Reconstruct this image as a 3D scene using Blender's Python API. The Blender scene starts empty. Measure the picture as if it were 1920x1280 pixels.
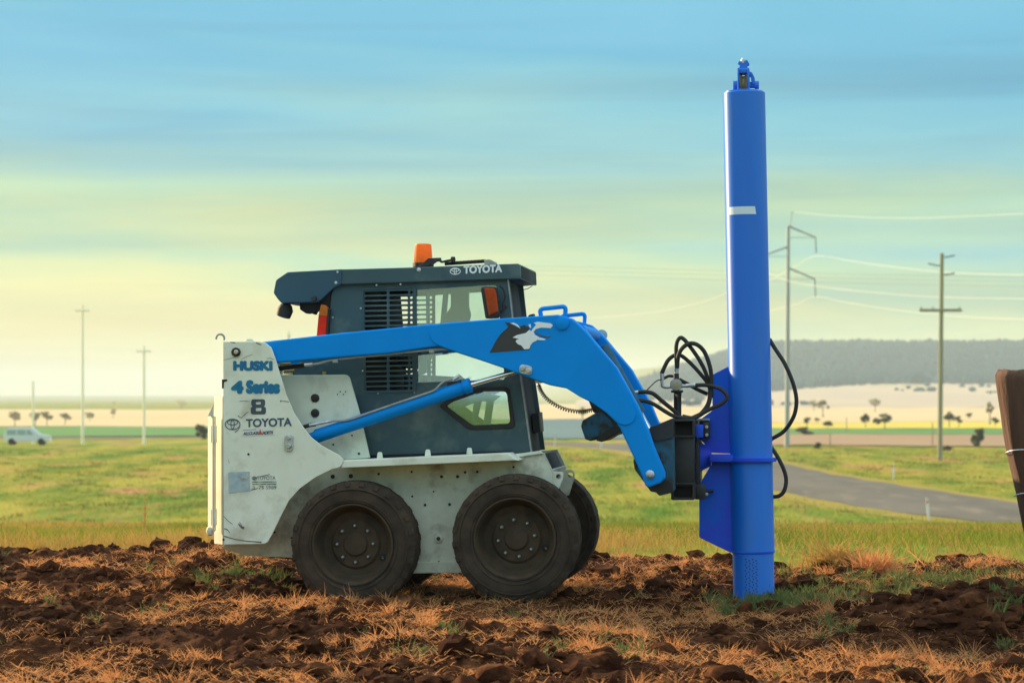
import bpy, bmesh, math, random
import numpy as np
from mathutils import Vector, Matrix, noise as mnoise

R = math.radians
random.seed(7)
rng = np.random.default_rng(11)
SC = bpy.context.scene
COL = SC.collection

# ------------------------------------------------------------------ camera
FPX, CXP, HZ, CAMZ = 4424.0, 960.0, 745.0, 1.22     # focal length in photo pixels, principal column, horizon row, eye height
cam_d = bpy.data.cameras.new('camera')
cam = bpy.data.objects.new('camera', cam_d)
COL.objects.link(cam)
cam.location = (0, 0, CAMZ)
cam.rotation_euler = (R(90), 0, 0)
cam_d.sensor_width = 36.0
cam_d.lens = 36.0 * FPX / 1920.0
cam_d.shift_y = (HZ - 640.0) / 1920.0
cam_d.clip_start = 0.1
cam_d.clip_end = 40000
cam_d.dof.use_dof = True
cam_d.dof.focus_distance = 14.2
cam_d.dof.aperture_fstop = 4.0
SC.camera = cam

# ------------------------------------------------------------------ light
SUN_BACK, SUN_ELEV = 39.0, 17.0        # sun stands on the left, a little beyond the machine
EXPO = 0.98
sd = Vector((-math.cos(R(SUN_BACK)) * math.cos(R(SUN_ELEV)), math.sin(R(SUN_BACK)) * math.cos(R(SUN_ELEV)), math.sin(R(SUN_ELEV))))
sun_d = bpy.data.lights.new('sun', 'SUN')
sun_d.energy = 5.0
sun_d.angle = R(0.5)
sun_d.color = (1.0, 0.74, 0.42)
sun = bpy.data.objects.new('sun', sun_d)
COL.objects.link(sun)
sun.rotation_euler = sd.to_track_quat('Z', 'Y').to_euler()
sun.location = sd * 60

world = bpy.data.worlds.new('World')
SC.world = world
world.use_nodes = True
SC.view_settings.view_transform = 'Standard'
SC.view_settings.look = 'None'
SC.view_settings.exposure = EXPO
SC.view_settings.gamma = 1.0
SC.cycles.use_denoising = True
SC.cycles.max_bounces = 6
SC.cycles.transparent_max_bounces = 12
SC.cycles.volume_bounces = 0
SC.cycles.caustics_reflective = False
SC.cycles.caustics_refractive = False

def s2l(r, g, b):
    def f(c):
        c /= 255.0
        return c / 12.92 if c <= 0.04045 else ((c + 0.055) / 1.055) ** 2.4
    return (f(r), f(g), f(b), 1.0)

def build_world():
    nt = world.node_tree
    N, K = nt.nodes, nt.links
    N.clear()
    out = N.new('ShaderNodeOutputWorld')
    tc = N.new('ShaderNodeTexCoord')
    sep = N.new('ShaderNodeSeparateXYZ')
    K.new(tc.outputs['Generated'], sep.inputs[0])
    # long thin streaks of cloud: noise stretched sideways
    mp = N.new('ShaderNodeMapping')
    mp.inputs['Scale'].default_value = (5.0, 2.0, 46.0)
    mp.inputs['Rotation'].default_value = (0, R(2.0), 0)
    K.new(tc.outputs['Generated'], mp.inputs[0])
    nz = N.new('ShaderNodeTexNoise')
    nz.inputs['Scale'].default_value = 0.62
    nz.inputs['Detail'].default_value = 5
    nz.inputs['Roughness'].default_value = 0.5
    nz.inputs['Distortion'].default_value = 0.5
    K.new(mp.outputs[0], nz.inputs['Vector'])
    # the gradient is shifted a little by the cloud noise so that its bands are uneven
    ma = N.new('ShaderNodeMath'); ma.operation = 'MULTIPLY_ADD'
    K.new(nz.outputs['Fac'], ma.inputs[0])
    ma.inputs[1].default_value = 0.15
    ma.inputs[2].default_value = -0.075
    ad = N.new('ShaderNodeMath'); ad.operation = 'ADD'
    # the sunward side (left) is warmer at the same height
    sw = N.new('ShaderNodeMath'); sw.operation = 'MULTIPLY_ADD'
    K.new(sep.outputs['X'], sw.inputs[0]); sw.inputs[1].default_value = 0.055; K.new(sep.outputs['Z'], sw.inputs[2])
    K.new(sw.outputs[0], ad.inputs[0]); K.new(ma.outputs[0], ad.inputs[1])
    mr = N.new('ShaderNodeMapRange')
    mr.inputs['From Min'].default_value = -0.02
    mr.inputs['From Max'].default_value = 1.0
    K.new(ad.outputs[0], mr.inputs['Value'])
    rp = N.new('ShaderNodeValToRGB')
    k = 2 ** (-EXPO) * SKYGAIN
    stops = [(-0.02, (250, 238, 158)), (0.010, (252, 240, 158)), (0.033, (249, 243, 164)), (0.050, (224, 237, 170)),
             (0.072, (182, 226, 188)), (0.100, (142, 210, 214)), (0.122, (116, 200, 221)), (0.150, (84, 185, 222)),
             (0.20, (110, 198, 232)), (0.32, (184, 236, 258)), (0.50, (268, 300, 316)), (1.0, (284, 308, 318))]
    el = rp.color_ramp.elements
    while len(el) < len(stops):
        el.new(0.5)
    for e, (z, c) in zip(el, stops):
        e.position = (z + 0.02) / 1.02
        l = s2l(*c)
        e.color = (l[0] * k, l[1] * k, l[2] * k, 1)
    K.new(mr.outputs[0], rp.inputs[0])
    # greyer cloud streaks
    mp2 = N.new('ShaderNodeMapping')
    mp2.inputs['Scale'].default_value = (3.0, 1.5, 60.0)
    mp2.inputs['Location'].default_value = (3.1, 0, 7.7)
    mp2.inputs['Rotation'].default_value = (0, R(-2.5), 0)
    K.new(tc.outputs['Generated'], mp2.inputs[0])
    nz2 = N.new('ShaderNodeTexNoise')
    nz2.inputs['Scale'].default_value = 0.55
    nz2.inputs['Detail'].default_value = 8
    nz2.inputs['Roughness'].default_value = 0.58
    nz2.inputs['Distortion'].default_value = 0.5
    K.new(mp2.outputs[0], nz2.inputs['Vector'])
    cr = N.new('ShaderNodeMapRange')
    cr.inputs['From Min'].default_value = 0.43
    cr.inputs['From Max'].default_value = 0.64
    cr.inputs['To Max'].default_value = 0.78
    K.new(nz2.outputs['Fac'], cr.inputs['Value'])
    mx = N.new('ShaderNodeMix'); mx.data_type = 'RGBA'; mx.blend_type = 'MULTIPLY'
    K.new(cr.outputs[0], mx.inputs['Factor'])
    K.new(rp.outputs[0], mx.inputs[6])
    mx.inputs[7].default_value = (0.70, 0.68, 0.72, 1)
    bg1 = N.new('ShaderNodeBackground')
    K.new(mx.outputs[2], bg1.inputs[0])
    bg1.inputs[1].default_value = 1.0
    sky = N.new('ShaderNodeTexSky')
    sky.sky_type = 'NISHITA'
    sky.sun_disc = False
    sky.sun_elevation = R(SUN_ELEV)
    sky.sun_rotation = math.atan2(sd.x, sd.y)
    sky.air_density = 1.0
    sky.dust_density = 2.0
    bg2 = N.new('ShaderNodeBackground')
    K.new(sky.outputs[0], bg2.inputs[0])
    bg2.inputs[1].default_value = 0.05
    mix = N.new('ShaderNodeMixShader')
    mix.inputs[0].default_value = 0.15
    K.new(bg1.outputs[0], mix.inputs[1])
    K.new(bg2.outputs[0], mix.inputs[2])
    K.new(mix.outputs[0], out.inputs['Surface'])
SKYGAIN = 1.05
build_world()

# ------------------------------------------------------------------ helpers
def tag(o, label=None, cat=None, group=None, kind=None):
    if label: o['label'] = label
    if cat: o['category'] = cat
    if group: o['group'] = group
    if kind: o['kind'] = kind
    return o

def link(name, me, mat=None, parent=None, smooth=False):
    o = bpy.data.objects.new(name, me)
    COL.objects.link(o)
    if mat is not None and me is not None and not me.materials:
        me.materials.append(mat)
    if parent is not None:
        o.parent = parent
    if smooth and me is not None:
        me.shade_smooth() if hasattr(me, 'shade_smooth') else None
    return o

def empty(name, loc, rz=0.0, parent=None):
    o = bpy.data.objects.new(name, None)
    COL.objects.link(o)
    o.empty_display_size = 0.2
    o.location = loc
    o.rotation_euler = (0, 0, rz)
    if parent is not None:
        o.parent = parent
    return o

def mesh_from(verts, faces, name='m'):
    me = bpy.data.meshes.new(name)
    me.from_pydata(verts, [], faces)
    me.update()
    return me

def autosmooth(me, ang=35):
    if hasattr(me, 'shade_smooth'):
        me.shade_smooth()
    if hasattr(me, 'set_sharp_from_angle'):
        me.set_sharp_from_angle(angle=R(ang))

class Frame:
    """A thing's own frame: origin on the ground, x along the machine, y away from the viewer, z up.
    px() turns a measurement in the photo at a given depth into a point of that frame."""
    def __init__(self, name, loc, yaw):
        self.loc = Vector(loc)
        self.c, self.s = math.cos(yaw), -math.sin(yaw)
        self.root = empty(name, loc, yaw)
    def px(self, u, v, y):
        t = (u - CXP) / FPX
        x = (t * (self.loc.y + y * self.c) - self.loc.x - y * self.s) / (self.c + t * self.s)
        Y = self.loc.y - x * self.s + y * self.c
        return Vector((x, y, CAMZ + (HZ - v) * Y / FPX - self.loc.z))
    def scale(self, y):
        return (self.loc.y + y) / FPX
    def world(self, p):
        return Vector((self.loc.x + p.x * self.c + p.y * self.s, self.loc.y - p.x * self.s + p.y * self.c, self.loc.z + p.z))

def rounded(pts, r):
    """round the corners of a polygon (px); r a number or one per corner"""
    n = len(pts); out = []
    for i in range(n):
        p, a, b = Vector(pts[i]), Vector(pts[i - 1]), Vector(pts[(i + 1) % n])
        rr = r[i] if isinstance(r, (list, tuple)) else r
        d1, d2 = (a - p), (b - p)
        l = min(rr, d1.length * 0.45, d2.length * 0.45)
        if l < 0.3:
            out.append(tuple(p)); continue
        q1, q2 = p + d1.normalized() * l, p + d2.normalized() * l
        for t in (0, 0.25, 0.5, 0.75, 1):
            out.append(tuple(q1 * (1 - t) ** 2 + p * 2 * t * (1 - t) + q2 * t ** 2))
    return out

def circle(u, v, r, n=24, ry=None):
    ry = r if ry is None else ry
    return [(u + r * math.cos(2 * math.pi * i / n), v + ry * math.sin(2 * math.pi * i / n)) for i in range(n)]

def plate(fr, name, polys, y0, y1, mat, parent=None, bevel=0.003, at=None):
    """flat plate with holes, outline measured in the photo on its near face, thickness y0..y1"""
    cu = bpy.data.curves.new('c', 'CURVE')
    cu.dimensions = '2D'; cu.fill_mode = 'BOTH'
    bevel = min(bevel, (y1 - y0) * 0.45)
    cu.extrude = max((y1 - y0) / 2 - bevel, 0.0)
    cu.bevel_depth = bevel; cu.bevel_resolution = 1; cu.offset = -bevel
    for poly in polys:
        sp = cu.splines.new('POLY')
        sp.points.add(len(poly) - 1)
        for q, (u, v) in zip(sp.points, poly):
            w = fr.px(u, v, y0)
            q.co = (w.x, w.z, 0, 1)
        sp.use_cyclic_u = True
    ob = bpy.data.objects.new('tmp', cu)
    me = bpy.data.meshes.new_from_object(ob)
    bpy.data.objects.remove(ob); bpy.data.curves.remove(cu)
    n = len(me.vertices)
    co = np.empty(n * 3); me.vertices.foreach_get('co', co); co = co.reshape(-1, 3)
    new = np.stack([co[:, 0], (y0 + y1) / 2 - co[:, 2], co[:, 1]], 1)
    me.vertices.foreach_set('co', new.ravel()); me.update()
    autosmooth(me, 30)
    me.materials.clear(); me.materials.append(mat)
    return link(name, me, mat, parent or fr.root)

def flat(fr, name, polys, y, mat, parent=None):
    return plate(fr, name, polys, y - 0.0012, y, mat, parent, bevel=0.0)

def catmull(pts, sub=6):
    P = [Vector(p) for p in pts]
    if len(P) < 3: return P
    out = []
    for i in range(len(P) - 1):
        p0 = P[i - 1] if i else P[0] * 2 - P[1]
        p1, p2 = P[i], P[i + 1]
        p3 = P[i + 2] if i + 2 < len(P) else P[-1] * 2 - P[-2]
        for k in range(sub):
            t = k / sub
            out.append(0.5 * ((2 * p1) + (p2 - p0) * t + (2 * p0 - 5 * p1 + 4 * p2 - p3) * t * t + (3 * p1 - p0 - 3 * p2 + p3) * t ** 3))
    out.append(P[-1])
    return out

def tube_geo(pts, rad, seg=10, caps=True, V=None, Fc=None):
    V = [] if V is None else V; Fc = [] if Fc is None else Fc
    P = [Vector(p) for p in pts]; n = len(P); base = len(V)
    rads = rad if isinstance(rad, (list, tuple)) else [rad] * n
    up = None
    for i in range(n):
        t = (P[min(i + 1, n - 1)] - P[max(i - 1, 0)])
        t = t.normalized() if t.length > 1e-9 else Vector((0, 0, 1))
        if up is None:
            up = Vector((0, 1, 0)) if abs(t.y) < 0.9 else Vector((0, 0, 1))
        a = t.cross(up)
        a = a.normalized() if a.length > 1e-6 else t.orthogonal().normalized()
        b = a.cross(t).normalized(); up = b
        for k in range(seg):
            an = 2 * math.pi * k / seg
            V.append(P[i] + (a * math.cos(an) + b * math.sin(an)) * rads[i])
    for i in range(n - 1):
        for k in range(seg):
            k2 = (k + 1) % seg
            Fc.append((base + i * seg + k, base + i * seg + k2, base + (i + 1) * seg + k2, base + (i + 1) * seg + k))
    if caps:
        Fc.append(tuple(base + k for k in range(seg))[::-1])
        Fc.append(tuple(base + (n - 1) * seg + k for k in range(seg)))
    return V, Fc

def tube(name, pts, rad, mat, parent=None, seg=10, smoothpath=0, ang=40):
    if smoothpath: pts = catmull(pts, smoothpath)
    V, Fc = tube_geo(pts, rad, seg)
    me = mesh_from(V, Fc); fix_normals(me); autosmooth(me, ang)
    return link(name, me, mat, parent)

def fix_normals(me):
    bm = bmesh.new(); bm.from_mesh(me)
    bmesh.ops.recalc_face_normals(bm, faces=bm.faces)
    bm.to_mesh(me); bm.free()

def lathe_geo(profile, origin, axis, seg=48, closed=True):
    """profile of (radius, along)"""
    ax = Vector(axis).normalized()
    a = ax.orthogonal().normalized(); b = ax.cross(a)
    V, Fc = [], []
    for r, h in profile:
        for k in range(seg):
            an = 2 * math.pi * k / seg
            V.append(Vector(origin) + ax * h + (a * math.cos(an) + b * math.sin(an)) * max(r, 1e-4))
    m = len(profile)
    for i in range(m - 1):
        for k in range(seg):
            k2 = (k + 1) % seg
            Fc.append((i * seg + k, i * seg + k2, (i + 1) * seg + k2, (i + 1) * seg + k))
    if closed:
        Fc.append(tuple(range(seg))[::-1]); Fc.append(tuple((m - 1) * seg + k for k in range(seg)))
    return V, Fc

def lathe(name, profile, origin, axis, mat, parent=None, seg=48, ang=35, closed=True):
    V, Fc = lathe_geo(profile, origin, axis, seg, closed)
    me = mesh_from(V, Fc); fix_normals(me); autosmooth(me, ang)
    return link(name, me, mat, parent)

def box(name, lo, hi, mat, parent=None, bevel=0.004, rot=None):
    bm = bmesh.new()
    bmesh.ops.create_cube(bm, size=1)
    lo, hi = Vector(lo), Vector(hi)
    c, d = (lo + hi) / 2, hi - lo
    for v in bm.verts:
        v.co = Vector((v.co.x * d.x, v.co.y * d.y, v.co.z * d.z))
    b = min(bevel, min(abs(x) for x in d) * 0.4)
    if b > 0:
        bmesh.ops.bevel(bm, geom=list(bm.edges), offset=b, segments=2, affect='EDGES', profile=0.5)
    for v in bm.verts:
        q = v.co
        if rot is not None: q = rot @ q
        v.co = q + c
    me = bpy.data.meshes.new('b'); bm.to_mesh(me); bm.free(); autosmooth(me, 30)
    return link(name, me, mat, parent)

def pbox(fr, name, u0, v0, u1, v1, y0, y1, mat, parent=None, bevel=0.004):
    a, b = fr.px(u0, v1, y0), fr.px(u1, v0, y0)
    return box(name, (a.x, y0, a.z), (b.x, y1, b.z), mat, parent or fr.root, bevel)

def lettering(fr, name, body, u0, v0, u1, v1, y, mat, parent=None, bold=0.0, rise=0.0, shear=0.0, heavy=0.0):
    """words fitted into a box measured in the photo; rise = how far the right end climbs (px)"""
    cu = bpy.data.curves.new('t', 'FONT')
    cu.body = body; cu.size = 1; cu.offset = bold; cu.shear = shear; cu.fill_mode = 'FRONT'
    ob = bpy.data.objects.new('tmp', cu)
    me = bpy.data.meshes.new_from_object(ob)
    bpy.data.objects.remove(ob); bpy.data.curves.remove(cu)
    n = len(me.vertices)
    co = np.empty(n * 3); me.vertices.foreach_get('co', co); co = co.reshape(-1, 3)
    mn, mxx = co.min(0), co.max(0)
    tu = (co[:, 0] - mn[0]) / (mxx[0] - mn[0]); tv = (co[:, 1] - mn[1]) / (mxx[1] - mn[1])
    offs = [(0, 0)]
    if heavy:
        u0, u1, v0, v1 = u0 + heavy, u1 - heavy, v0 + heavy, v1 - heavy
        offs = [(heavy * math.cos(t), heavy * math.sin(t)) for t in np.linspace(0, 2 * math.pi, 9)[:-1]]
    polys = [tuple(q.vertices) for q in me.polygons]
    V, Fc = [], []
    for i, (du, dv) in enumerate(offs):
        b0 = len(V)
        for a, b in zip(tu, tv):
            V.append(fr.px(u0 + du + (u1 - u0) * a, v1 + dv + (v0 - v1) * b - rise * a, y - 0.00012 * i))
        Fc += [tuple(j + b0 for j in q) for q in polys]
    bpy.data.meshes.remove(me)
    me = mesh_from(V, Fc)
    me.materials.append(mat)
    return link(name, me, mat, parent or fr.root)

def ring_polys(u, v, rx, ry, w, n=36):
    return [circle(u, v, rx, n, ry), circle(u, v, rx - w, n, ry - w)]

def emblem(fr, name, u, v, rx, ry, w, y, mat, parent=None):
    """three interlocking ellipses"""
    e = flat(fr, name, ring_polys(u, v, rx, ry, w), y, mat, parent)
    flat(fr, 'emblem_ring', ring_polys(u, v - ry * 0.35, rx * 0.72, ry * 0.52, w * 0.9), y - 0.0016, mat, e)
    flat(fr, 'emblem_ring', ring_polys(u, v + ry * 0.02, rx * 0.27, ry * 0.86, w * 0.9), y - 0.0032, mat, e)
    return e

# ------------------------------------------------------------------ materials
def material(name, col, col2=None, scale=6.0, rough=0.6, metal=0.0, bump=0.0, bscale=None, coat=0.0, spec=0.5,
             dirt=None, dscale=9.0, dmin=0.6, dmax=0.75, chip=None, cscale=40.0, cmin=0.72, stretch=(1, 1, 1), detail=5, lo=0.35, hi=0.65,
             coatrough=0.1, coatior=1.5):
    m = bpy.data.materials.new(name)
    m.use_nodes = True
    nt = m.node_tree; N, K = nt.nodes, nt.links
    b = N['Principled BSDF']
    b.inputs['Roughness'].default_value = rough
    b.inputs['Metallic'].default_value = metal
    b.inputs['Specular IOR Level'].default_value = spec
    b.inputs['Coat Weight'].default_value = coat
    b.inputs['Coat Roughness'].default_value = coatrough
    b.inputs['Coat IOR'].default_value = coatior
    tc = N.new('ShaderNodeTexCoord'); mp = N.new('ShaderNodeMapping')
    mp.inputs['Scale'].default_value = stretch
    K.new(tc.outputs['Object'], mp.inputs[0])
    def noise(sc, off, det=detail, ro=0.6):
        n = N.new('ShaderNodeTexNoise'); n.noise_dimensions = '4D'
        n.inputs['W'].default_value = off
        n.inputs['Scale'].default_value = sc; n.inputs['Detail'].default_value = det; n.inputs['Roughness'].default_value = ro
        K.new(mp.outputs[0], n.inputs['Vector']); return n
    def rng_(n, a, c):
        r = N.new('ShaderNodeMapRange'); r.inputs['From Min'].default_value = a; r.inputs['From Max'].default_value = c
        K.new(n.outputs['Fac'], r.inputs['Value']); return r
    def mixc(fac, a, c):
        x = N.new('ShaderNodeMix'); x.data_type = 'RGBA'
        K.new(fac.outputs[0], x.inputs['Factor'])
        if isinstance(a, tuple): x.inputs[6].default_value = (*a, 1)
        else: K.new(a, x.inputs[6])
        x.inputs[7].default_value = (*c, 1); return x.outputs[2]
    cur = tuple(col)
    if col2 is not None:
        cur = mixc(rng_(noise(scale, 1.3), lo, hi), cur, col2)
    if dirt is not None:
        cur = mixc(rng_(noise(dscale, 5.1), dmin, dmax), cur, dirt)
    if chip is not None:
        cur = mixc(rng_(noise(cscale, 8.7, 3, 0.5), cmin, cmin + 0.02), cur, chip)
    if isinstance(cur, tuple): b.inputs['Base Color'].default_value = (*cur, 1)
    else: K.new(cur, b.inputs['Base Color'])
    if bump > 0:
        bp = N.new('ShaderNodeBump'); bp.inputs['Strength'].default_value = 1.0; bp.inputs['Distance'].default_value = bump
        K.new(noise(bscale or scale * 4, 3.3).outputs['Fac'], bp.inputs['Height'])
        K.new(bp.outputs[0], b.inputs['Normal'])
    return m

M = {}
M['arm_blue'] = material('arm_blue_paint', (0.0, 0.29, 0.86), (0.0, 0.265, 0.80), 3, rough=0.55, spec=0.1, bump=0.0004, bscale=60, dirt=(0.02, 0.2, 0.5), dscale=14, dmin=0.66, dmax=0.8, chip=(0.02, 0.06, 0.13), cscale=48, cmin=0.775)
M['old_blue'] = material('worn_blue_paint', (0.008, 0.13, 0.24), (0.02, 0.08, 0.11), 9, rough=0.6, dirt=(0.03, 0.028, 0.02), dscale=12, dmin=0.5, dmax=0.62)
M['post_blue'] = material('glossy_royal_blue_paint', (0.0, 0.185, 0.74), (0.0, 0.135, 0.68), 2.2, rough=0.5, spec=0.2, coat=1.0, coatrough=0.34, coatior=1.58, stretch=(1, 1, 0.16), dirt=(0.03, 0.17, 0.58), dscale=9, dmin=0.55, dmax=0.75, chip=(0.16, 0.20, 0.30), cscale=30, cmin=0.765, bump=0.0004, bscale=20)
def long_gloss(m, rough, aniso, spec):
    """rolled steel: highlights stretch along the tube"""
    nt = m.node_tree; b = nt.nodes['Principled BSDF']
    b.inputs['Coat Weight'].default_value = 0.0
    b.inputs['Roughness'].default_value = rough; b.inputs['Anisotropic'].default_value = aniso
    b.inputs['Anisotropic Rotation'].default_value = 0.25; b.inputs['Specular IOR Level'].default_value = spec
    t = nt.nodes.new('ShaderNodeTangent'); t.direction_type = 'RADIAL'; t.axis = 'Z'
    nt.links.new(t.outputs[0], b.inputs['Tangent'])
long_gloss(M["post_blue"], 0.58, 0.9, 0.85)
M['fin_blue'] = material('matt_royal_blue_paint', (0.002, 0.13, 0.74), (0.035, 0.07, 0.68), 4, rough=0.5, spec=0.2, bump=0.0004, bscale=30)
M['white'] = material('scuffed_white_paint', (0.86, 0.88, 0.73), (0.77, 0.78, 0.62), 5, rough=0.5, dirt=(0.40, 0.34, 0.23), dscale=5, dmin=0.52, dmax=0.85, chip=(0.09, 0.07, 0.05), cscale=42, cmin=0.755, bump=0.0005, bscale=20)
M['white_low'] = material('muddy_white_paint', (0.75, 0.77, 0.61), (0.60, 0.59, 0.45), 6, rough=0.65, dirt=(0.22, 0.16, 0.11), dscale=8, dmin=0.52, dmax=0.8, chip=(0.06, 0.05, 0.04), cscale=60, cmin=0.72, bump=0.001, bscale=40)
M['cream'] = material('cream_door_paint', (0.66, 0.63, 0.50), (0.58, 0.54, 0.42), 5, rough=0.55, dirt=(0.35, 0.27, 0.16), dscale=9, dmin=0.62, dmax=0.85)
M['cab'] = material('slate_cab_paint', (0.045, 0.090, 0.108), (0.062, 0.112, 0.125), 3, rough=0.55, spec=0.3, dirt=(0.20, 0.24, 0.21), dscale=3.5, dmin=0.5, dmax=0.8, chip=(0.16, 0.16, 0.14), cscale=70, cmin=0.79, bump=0.0004, bscale=30)
M['cab_hood'] = material('slate_blue_hood_paint', (0.018, 0.070, 0.115), (0.026, 0.082, 0.125), 3, rough=0.5, dirt=(0.08, 0.09, 0.085), dscale=8, dmin=0.62, dmax=0.9, bump=0.0004, bscale=30)
M['black'] = material('black_paint', (0.014, 0.015, 0.017), (0.024, 0.025, 0.028), 9, rough=0.55, bump=0.0005, bscale=60, dirt=(0.05, 0.042, 0.034), dscale=11, dmin=0.6, dmax=0.85)
M['dark'] = material('dark_interior', (0.007, 0.008, 0.009), (0.012, 0.012, 0.012), 9, rough=0.8)
M['rubber'] = material('black_rubber', (0.018, 0.017, 0.016), (0.028, 0.025, 0.022), 20, rough=0.7)
M['tyre'] = material('dusty_tyre_rubber', (0.038, 0.027, 0.020), (0.066, 0.046, 0.032), 9, rough=0.85, dirt=(0.095, 0.066, 0.046), dscale=9, dmin=0.45, dmax=0.85, bump=0.002, bscale=90, spec=0.15)
M['rim'] = material('dusty_brown_rim', (0.042, 0.030, 0.018), (0.068, 0.046, 0.027), 7, rough=0.75, dirt=(0.10, 0.066, 0.04), dscale=10, dmin=0.45, dmax=0.85, spec=0.2, bump=0.001, bscale=60)
M['steel'] = material('bare_steel', (0.55, 0.56, 0.55), (0.42, 0.42, 0.40), 30, rough=0.35, metal=0.8)
M['chrome'] = material('chrome_rod', (0.85, 0.85, 0.85), None, rough=0.12, metal=1.0)
M['zinc'] = material('zinc_fitting', (0.62, 0.64, 0.66), (0.45, 0.46, 0.46), 40, rough=0.35, metal=0.6)
M['brass'] = material('brassy_fitting', (0.55, 0.40, 0.14), (0.4, 0.28, 0.1), 40, rough=0.4, metal=0.7)
M['pipe'] = material('grey_pipe_paint', (0.42, 0.43, 0.40), (0.30, 0.31, 0.29), 20, rough=0.5)
M['sheave'] = material('olive_pulley_steel', (0.16, 0.14, 0.075), (0.24, 0.21, 0.14), 20, rough=0.5, metal=0.3)
M['teal_print'] = material('teal_print', (0.0, 0.14, 0.33), (0.0, 0.19, 0.33), 14, rough=0.5)
M['navy_print'] = material('faded_navy_print', (0.045, 0.075, 0.13), (0.08, 0.12, 0.17), 30, rough=0.6, dirt=(0.3, 0.36, 0.38), dscale=50, dmin=0.66, dmax=0.72)
M['grey_print'] = material('dark_grey_print', (0.05, 0.07, 0.09), (0.07, 0.09, 0.11), 14, rough=0.6)
M['faint_print'] = material('worn_grey_print', (0.10, 0.13, 0.14), (0.36, 0.40, 0.38), 45, rough=0.6, lo=0.48, hi=0.56)
M['white_print'] = material('white_print', (0.90, 0.92, 0.92), (0.84, 0.87, 0.88), 14, rough=0.5)
M['black_print'] = material('black_print', (0.028, 0.03, 0.033), (0.036, 0.036, 0.038), 14, rough=0.5)
M['red_print'] = material('red_print', (0.62, 0.08, 0.04), None, rough=0.5)
M['sticker'] = material('white_sticker', (0.80, 0.80, 0.74), (0.70, 0.70, 0.64), 20, rough=0.45)
M['old_sticker'] = material('faded_pale_blue_sticker', (0.30, 0.45, 0.52), (0.50, 0.55, 0.50), 30, rough=0.6, dirt=(0.35, 0.28, 0.2), dscale=28, dmin=0.55, dmax=0.65)
M['tape'] = material('white_tape', (0.72, 0.80, 0.88), (0.66, 0.75, 0.85), 10, rough=0.5)

def leafy(name, c1, c2, sc, trans=0.35, rough=0.8, **kw):
    m = material(name, c1, c2, sc, rough=rough, spec=0.05, **kw)
    nt = m.node_tree; N, K_ = nt.nodes, nt.links
    b = N['Principled BSDF']
    tr = N.new('ShaderNodeBsdfTranslucent'); mx = N.new('ShaderNodeMixShader'); mx.inputs[0].default_value = trans
    src = b.inputs['Base Color'].links[0].from_socket
    K_.new(src, tr.inputs[0])
    o = N['Material Output']
    K_.new(b.outputs[0], mx.inputs[1]); K_.new(tr.outputs[0], mx.inputs[2]); K_.new(mx.outputs[0], o.inputs['Surface'])
    return m

def glow_plastic(name, col, rough=0.25):
    m = material(name, col, tuple(c * 0.85 for c in col), 30, rough=rough, coat=0.3)
    nt = m.node_tree; N, K_ = nt.nodes, nt.links
    b = N['Principled BSDF']
    tr = N.new('ShaderNodeBsdfTranslucent'); mx = N.new('ShaderNodeMixShader'); mx.inputs[0].default_value = 0.6
    K_.new(b.inputs['Base Color'].links[0].from_socket, tr.inputs[0])
    K_.new(b.outputs[0], mx.inputs[1]); K_.new(tr.outputs[0], mx.inputs[2]); K_.new(mx.outputs[0], N['Material Output'].inputs['Surface'])
    return m
M['amber'] = glow_plastic('amber_plastic', (0.97, 0.33, 0.03))
M['orange'] = glow_plastic('orange_plastic', (0.95, 0.12, 0.01))
M['red'] = glow_plastic('red_plastic', (0.85, 0.04, 0.015))

def glass_mat(name, tint, refl=0.10):
    m = bpy.data.materials.new(name); m.use_nodes = True
    nt = m.node_tree; N, K = nt.nodes, nt.links
    N.clear()
    o = N.new('ShaderNodeOutputMaterial'); t = N.new('ShaderNodeBsdfTransparent'); g = N.new('ShaderNodeBsdfGlossy')
    t.inputs[0].default_value = (*tint, 1); g.inputs['Roughness'].default_value = 0.03; g.inputs[0].default_value = (0.72, 0.92, 1.0, 1)
    tc = N.new('ShaderNodeTexCoord'); nz = N.new('ShaderNodeTexNoise'); nz.inputs['Scale'].default_value = 5
    K.new(tc.outputs['Object'], nz.inputs['Vector'])
    d = N.new('ShaderNodeBsdfDiffuse'); d.inputs[0].default_value = (0.36, 0.46, 0.50, 1)
    mr = N.new('ShaderNodeMapRange'); mr.inputs['From Min'].default_value = 0.3; mr.inputs['From Max'].default_value = 0.8
    mr.inputs['To Min'].default_value = 0.01; mr.inputs['To Max'].default_value = 0.07
    K.new(nz.outputs['Fac'], mr.inputs['Value'])
    mx = N.new('ShaderNodeMixShader'); mx.inputs[0].default_value = refl
    mx2 = N.new('ShaderNodeMixShader')
    K.new(t.outputs[0], mx.inputs[1]); K.new(g.outputs[0], mx.inputs[2])
    K.new(mr.outputs[0], mx2.inputs[0]); K.new(mx.outputs[0], mx2.inputs[1]); K.new(d.outputs[0], mx2.inputs[2])
    K.new(mx2.outputs[0], o.inputs[0])
    return m
M['glass_low'] = glass_mat('reflecting_cab_glass', (0.80, 0.94, 0.97), 0.30)
M['glass_low'].node_tree.nodes['Glossy BSDF'].inputs[0].default_value = (0.55, 0.82, 1.0, 1)
M['glass'] = glass_mat('dusty_cab_glass', (0.82, 0.94, 0.94), 0.17)

# ------------------------------------------------------------------ the setting
PLAIN = -3.8
def sstep(a, b, x):
    t = np.clip((np.asarray(x, float) - a) / (b - a), 0, 1)
    return t * t * (3 - 2 * t)

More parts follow.
